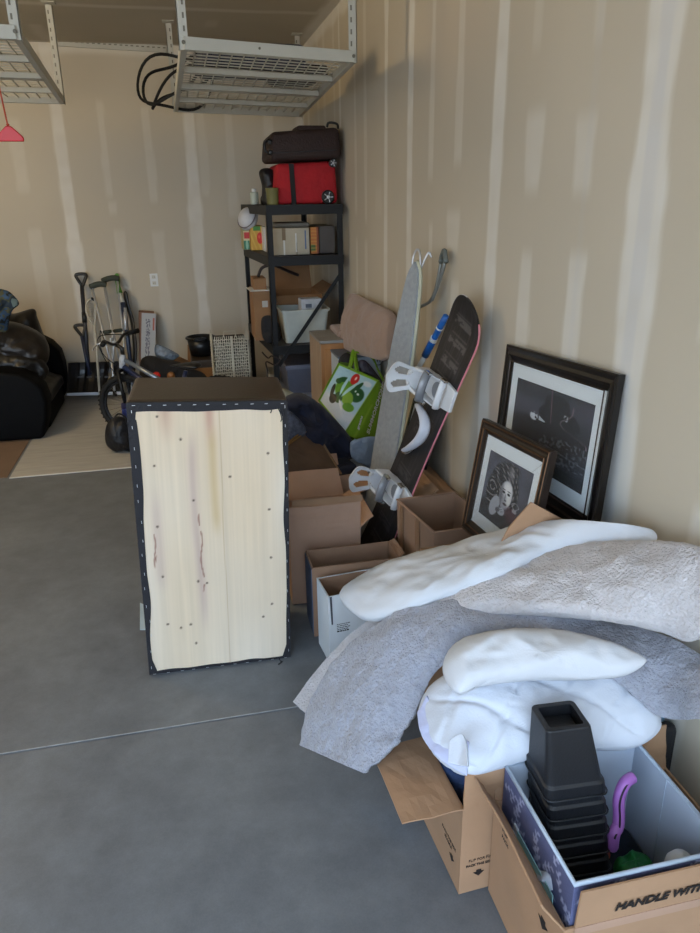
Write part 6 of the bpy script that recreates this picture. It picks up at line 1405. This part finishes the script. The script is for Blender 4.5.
mb = MB(); mb.tube([Vector(p) for p in ((bx0, by0, zbn), (bx1, by0, zbn), (bx1, by1, zbn), (bx0, by1, zbn))], .0065, 8, True); part('rim_piping', mb, bink, t, smooth=True)
mb = MB(); mb.tube([Vector((bx1-.0075, by0+.22, .02)), Vector((bx1-.0075, by0+.22, zbn))], .0015, 4); part('fold_line', mb, bink, t)
a = PX(516, 832, bx0-.004); b = PX(551, 890, bx0-.004); s1 = PX(517, 855, bx0-.012); s2 = PX(537, 874, bx0-.013)
mb = MB(); mb.tube(cr([a, a+Vector((-.006, -.01, -.03)), s1, s2, b+Vector((-.006, .02, .02)), b], 24), .0125, 10, flat=.2); part('carry_strap', mb, mat('strap_grey', 'aab2bf', .8), t, smooth=True)
part('strap_tab', MB().box(a+Vector((0, 0, .005)), (.006, .022, .03)), mat('strap_tab_white', 'c9ced6', .7), t, bevel=.002)
mb = MB(); mb.hexa([Vector((.7085, 1.10, .03)), Vector((.7105, 1.10, .03)), Vector((.7105, 1.28, .03)), Vector((.7085, 1.28, .03))], [Vector((.7075, 1.10, .355)), Vector((.7095, 1.10, .355)), Vector((.7095, 1.29, .355)), Vector((.7075, 1.29, .355))])
tag(part('mint_folder', mb, mat('mint_card', '86b3b5', .6)), 'mint green folder tucked between the fabric bin and the left side of its box', 'folder')
# nested planters
plm = mat('planter_black', '16181d', .5, var=.12, scale=30, bump=.12, bscale=200, spec=.5)
tpp = [PZ(533, 712, .66), PZ(583, 707, .66), PZ(592, 731, .66), PZ(541, 735, .66)]; ct = sum(tpp, Vector())/4+Vector((.006, 0, 0))
def rsq(cx, cy, hw, hd_, z, r, n=5):
    out = []
    for (sx, sy, a0) in ((1, -1, -90), (1, 1, 0), (-1, 1, 90), (-1, -1, 180)):
        for k in range(n): a_ = math.radians(a0+90*k/(n-1)); out.append(Vector((cx+sx*(hw-r)+r*math.cos(a_), cy+sy*(hd_-r)+r*math.sin(a_), z)))
    return out
hp_ = .20; z0p = .66-hp_
labs = ['black square planter, topmost of the upside-down nested stack in the fabric bin', 'black square planter, second from the top of the nested stack', 'black square planter, third from the top of the nested stack', 'black square planter, second from the bottom of the nested stack', 'black square planter, bottom one of the nested stack in the fabric bin']
for k in range(5):
    dz_ = -.062*k; ox, oy = .008*k, -.004*k; cx, cy = ct.x+ox, ct.y+oy+.02; zt_, zb_ = .66+dz_, .66-hp_+dz_
    t = thing('planter', labs[k], 'planter', (cx, cy, zb_), 'nested black planters')
    Mr = Matrix.Translation((cx, cy, 0)) @ Matrix.Rotation(-.06, 4, 'Z') @ Matrix.Translation((-cx, -cy, 0))
    rows = [rsq(cx, cy, .082, .074, zb_, .02), rsq(cx, cy, .081, .073, zb_+.034, .02), rsq(cx, cy, .075, .067, zb_+.040, .018), rsq(cx, cy, .0585, .052, zt_-.004, .012), rsq(cx, cy, .056, .050, zt_, .012), rsq(cx, cy, .044, .038, zt_, .006), rsq(cx, cy, .043, .037, zt_-.03, .006), rsq(cx, cy, .070, .062, zb_+.02, .016), rsq(cx, cy, .075, .067, zb_, .016)]
    shp = lambda p: p+Vector((.032*(zt_-p.z)/hp_, 0, 0)); rows = [[shp(Mr @ p) for p in r] for r in rows]; mb = MB(); mb.grid(rows+[rows[0]], closed=True); part('planter_shell', mb, plm, t, bevel=.0015)
    mb = MB(); R1 = [shp(Mr @ p) for p in rsq(cx, cy, .0845, .0765, zb_+.001, .021)]; mb.tube(R1, .0022, 6, True); part('rolled_rim', mb, mat('planter_rim', '24272d', .35), t, smooth=True)
    if k == 0:
        q_ = rsq(cx, cy, .043, .037, zt_-.032, .006); mb = MB(); mb.add([Mr @ p for p in q_]+[Mr @ (p+Vector((0, 0, -.003))) for p in q_], [tuple(range(20)), tuple(range(39, 19, -1))]+[(i, (i+1) % 20, 20+(i+1) % 20, 20+i) for i in range(20)]); part('recessed_base', mb, plm, t)
# purple curved toy
pur = mat('purple_foam', 'a268b4', .45, var=.06, spec=.4)
pp = [PY(633, 777, 1.30), PY(625, 783, 1.29), PY(619, 798, 1.28), PY(619, 815, 1.27), PY(618, 826, 1.26), PY(614, 834, 1.25), PY(612, 850, 1.25)]
t = thing('curved_toy', 'purple curved plastic toy with a dark slit standing beside the planters', 'toy', pp[-1])
mb = MB(); L_ = cr(pp, 40); mb.tube(L_, [.010]+[.0155]*37+[.013, .008], 14); part('toy_body', mb, pur, t, smooth=True)
mb = MB(); mb.tube([p+Vector((-.006, -.0135, .003)) for p in L_[5:34]], .0028, 6); part('dark_slit', mb, mat('slit_dark', '1b0e1f', .7), t)
# small toys at the bottom of the bin
def blob(name, label, cat, c, r, m, seed, sq=.6):
    O = [Vector((c[0]+r*math.cos(a), c[1]+r*math.sin(a)*.8, c[2])) for a in [2*PI*j/10 for j in range(10)]]
    return tag(part(name, cushion(O, Vector(c), (0, 0, 1), r*sq, .02, 40, 10, wr=.02, ws=22, seed=seed), m, smooth=True), label, cat)
flatbox('folded_towel', 'dark folded towel filling the bottom of the floral bin', 'towel', Vector((.975, 1.225, .022)), (.25, .33, .16), mat('towel_dark', '1c2430', .95, bump=.5, bscale=40), 0, .02)
blob('green_cloth', 'green cloth scrap at the bottom of the floral bin', 'cloth', (1.03, 1.24, .185), .055, mat('toy_green', '1f7a3a', .5), 3)
blob('orange_box_toy', 'orange printed toy behind the green cloth in the bin', 'toy', (.965, 1.31, .185), .035, mat('toy_orange', 'a3452a', .5, var=.4, scale=60), 5, .5)
blob('blue_bead_toy', 'dark blue knobbly toy beside the planters in the bin', 'toy', (.985, 1.21, .185), .038, mat('toy_blue', '26307a', .4, var=.5, scale=80), 7, .6)
t = thing('white_bottle', 'white rounded plastic bottle at the lower right edge of the bin', 'bottle', (1.05, 1.12, .182)); mb = MB(); mb.lathe([(0, 0), (.03, .0), (.036, .01), (.038, .13), (.034, .165), (.022, .185), (0, .193)], Matrix.Translation((1.055, 1.115, .184)), 28); part('bottle_body', mb, whitepl, t, smooth=True)
# flat dark block filling the dark area at the far right
flatbox('dark_block', 'flat black block against the wall at the right edge of the photo', 'bag', Vector((1.235, 1.468, .0)), (.09, .05, .44), mat('black_cloth', '1d1c1e'), 0, .03)

# =================================================================== LIGHT
sc = bpy.context.scene
w = bpy.data.worlds.new('World'); sc.world = w; w.use_nodes = True
N, L = w.node_tree.nodes, w.node_tree.links; bg_ = N['Background']
bg_.inputs[0].default_value = (.62, .79, 1., 1); bg_.inputs[1].default_value = 1.3
sl = bpy.data.lights.new('sun', 'SUN'); sl.energy = 5; sl.angle = .01; sl.color = (1, .9, .74)
so = bpy.data.objects.new('sun', sl); COL.objects.link(so); so.location = (5, 5, 8); so.rotation_euler = Vector((-.6, -.3, -.75)).to_track_quat('-Z', 'Y').to_euler()
t = thing('added_ceiling_light', 'round white ceiling light added out of view to brighten the back wall', 'fill_lamp', (-2.4, 4.6, H-.12))  # unseen fixture, added to brighten the back of the garage
part('fill_lamp_base', MB().lathe([(0, H), (.12, H), (.12, H-.03), (0, H-.03)], Matrix.Translation((-2.4, 4.6, 0)), 32), whitemet, t)
em = bpy.data.materials.new('fill_lamp_glow'); em.use_nodes = True; _e = em.node_tree.nodes['Principled BSDF']; _e.inputs['Emission Color'].default_value = (1, .80, .55, 1); _e.inputs['Emission Strength'].default_value = 5
part('fill_lamp_globe', MB().lathe([(0.001, H-.17), (.07, H-.155), (.11, H-.10), (.12, H-.05), (.10, H-.03)], Matrix.Translation((-2.4, 4.6, 0)), 32), em, t, smooth=True)
pl0 = bpy.data.lights.new('fill_lamp', 'POINT'); pl0.energy = 25; pl0.color = (1, .76, .42); pl0.shadow_soft_size = .3; po = bpy.data.objects.new('fill_lamp', pl0); COL.objects.link(po); po.location = (-2.4, 4.6, H-.35)  # added warm fill for the back wall, no such source in view
sc.view_settings.view_transform = 'Standard'; sc.view_settings.look = 'None'; sc.view_settings.gamma = 1; sc.view_settings.use_curve_mapping = False
sc.view_settings.exposure = 2.05
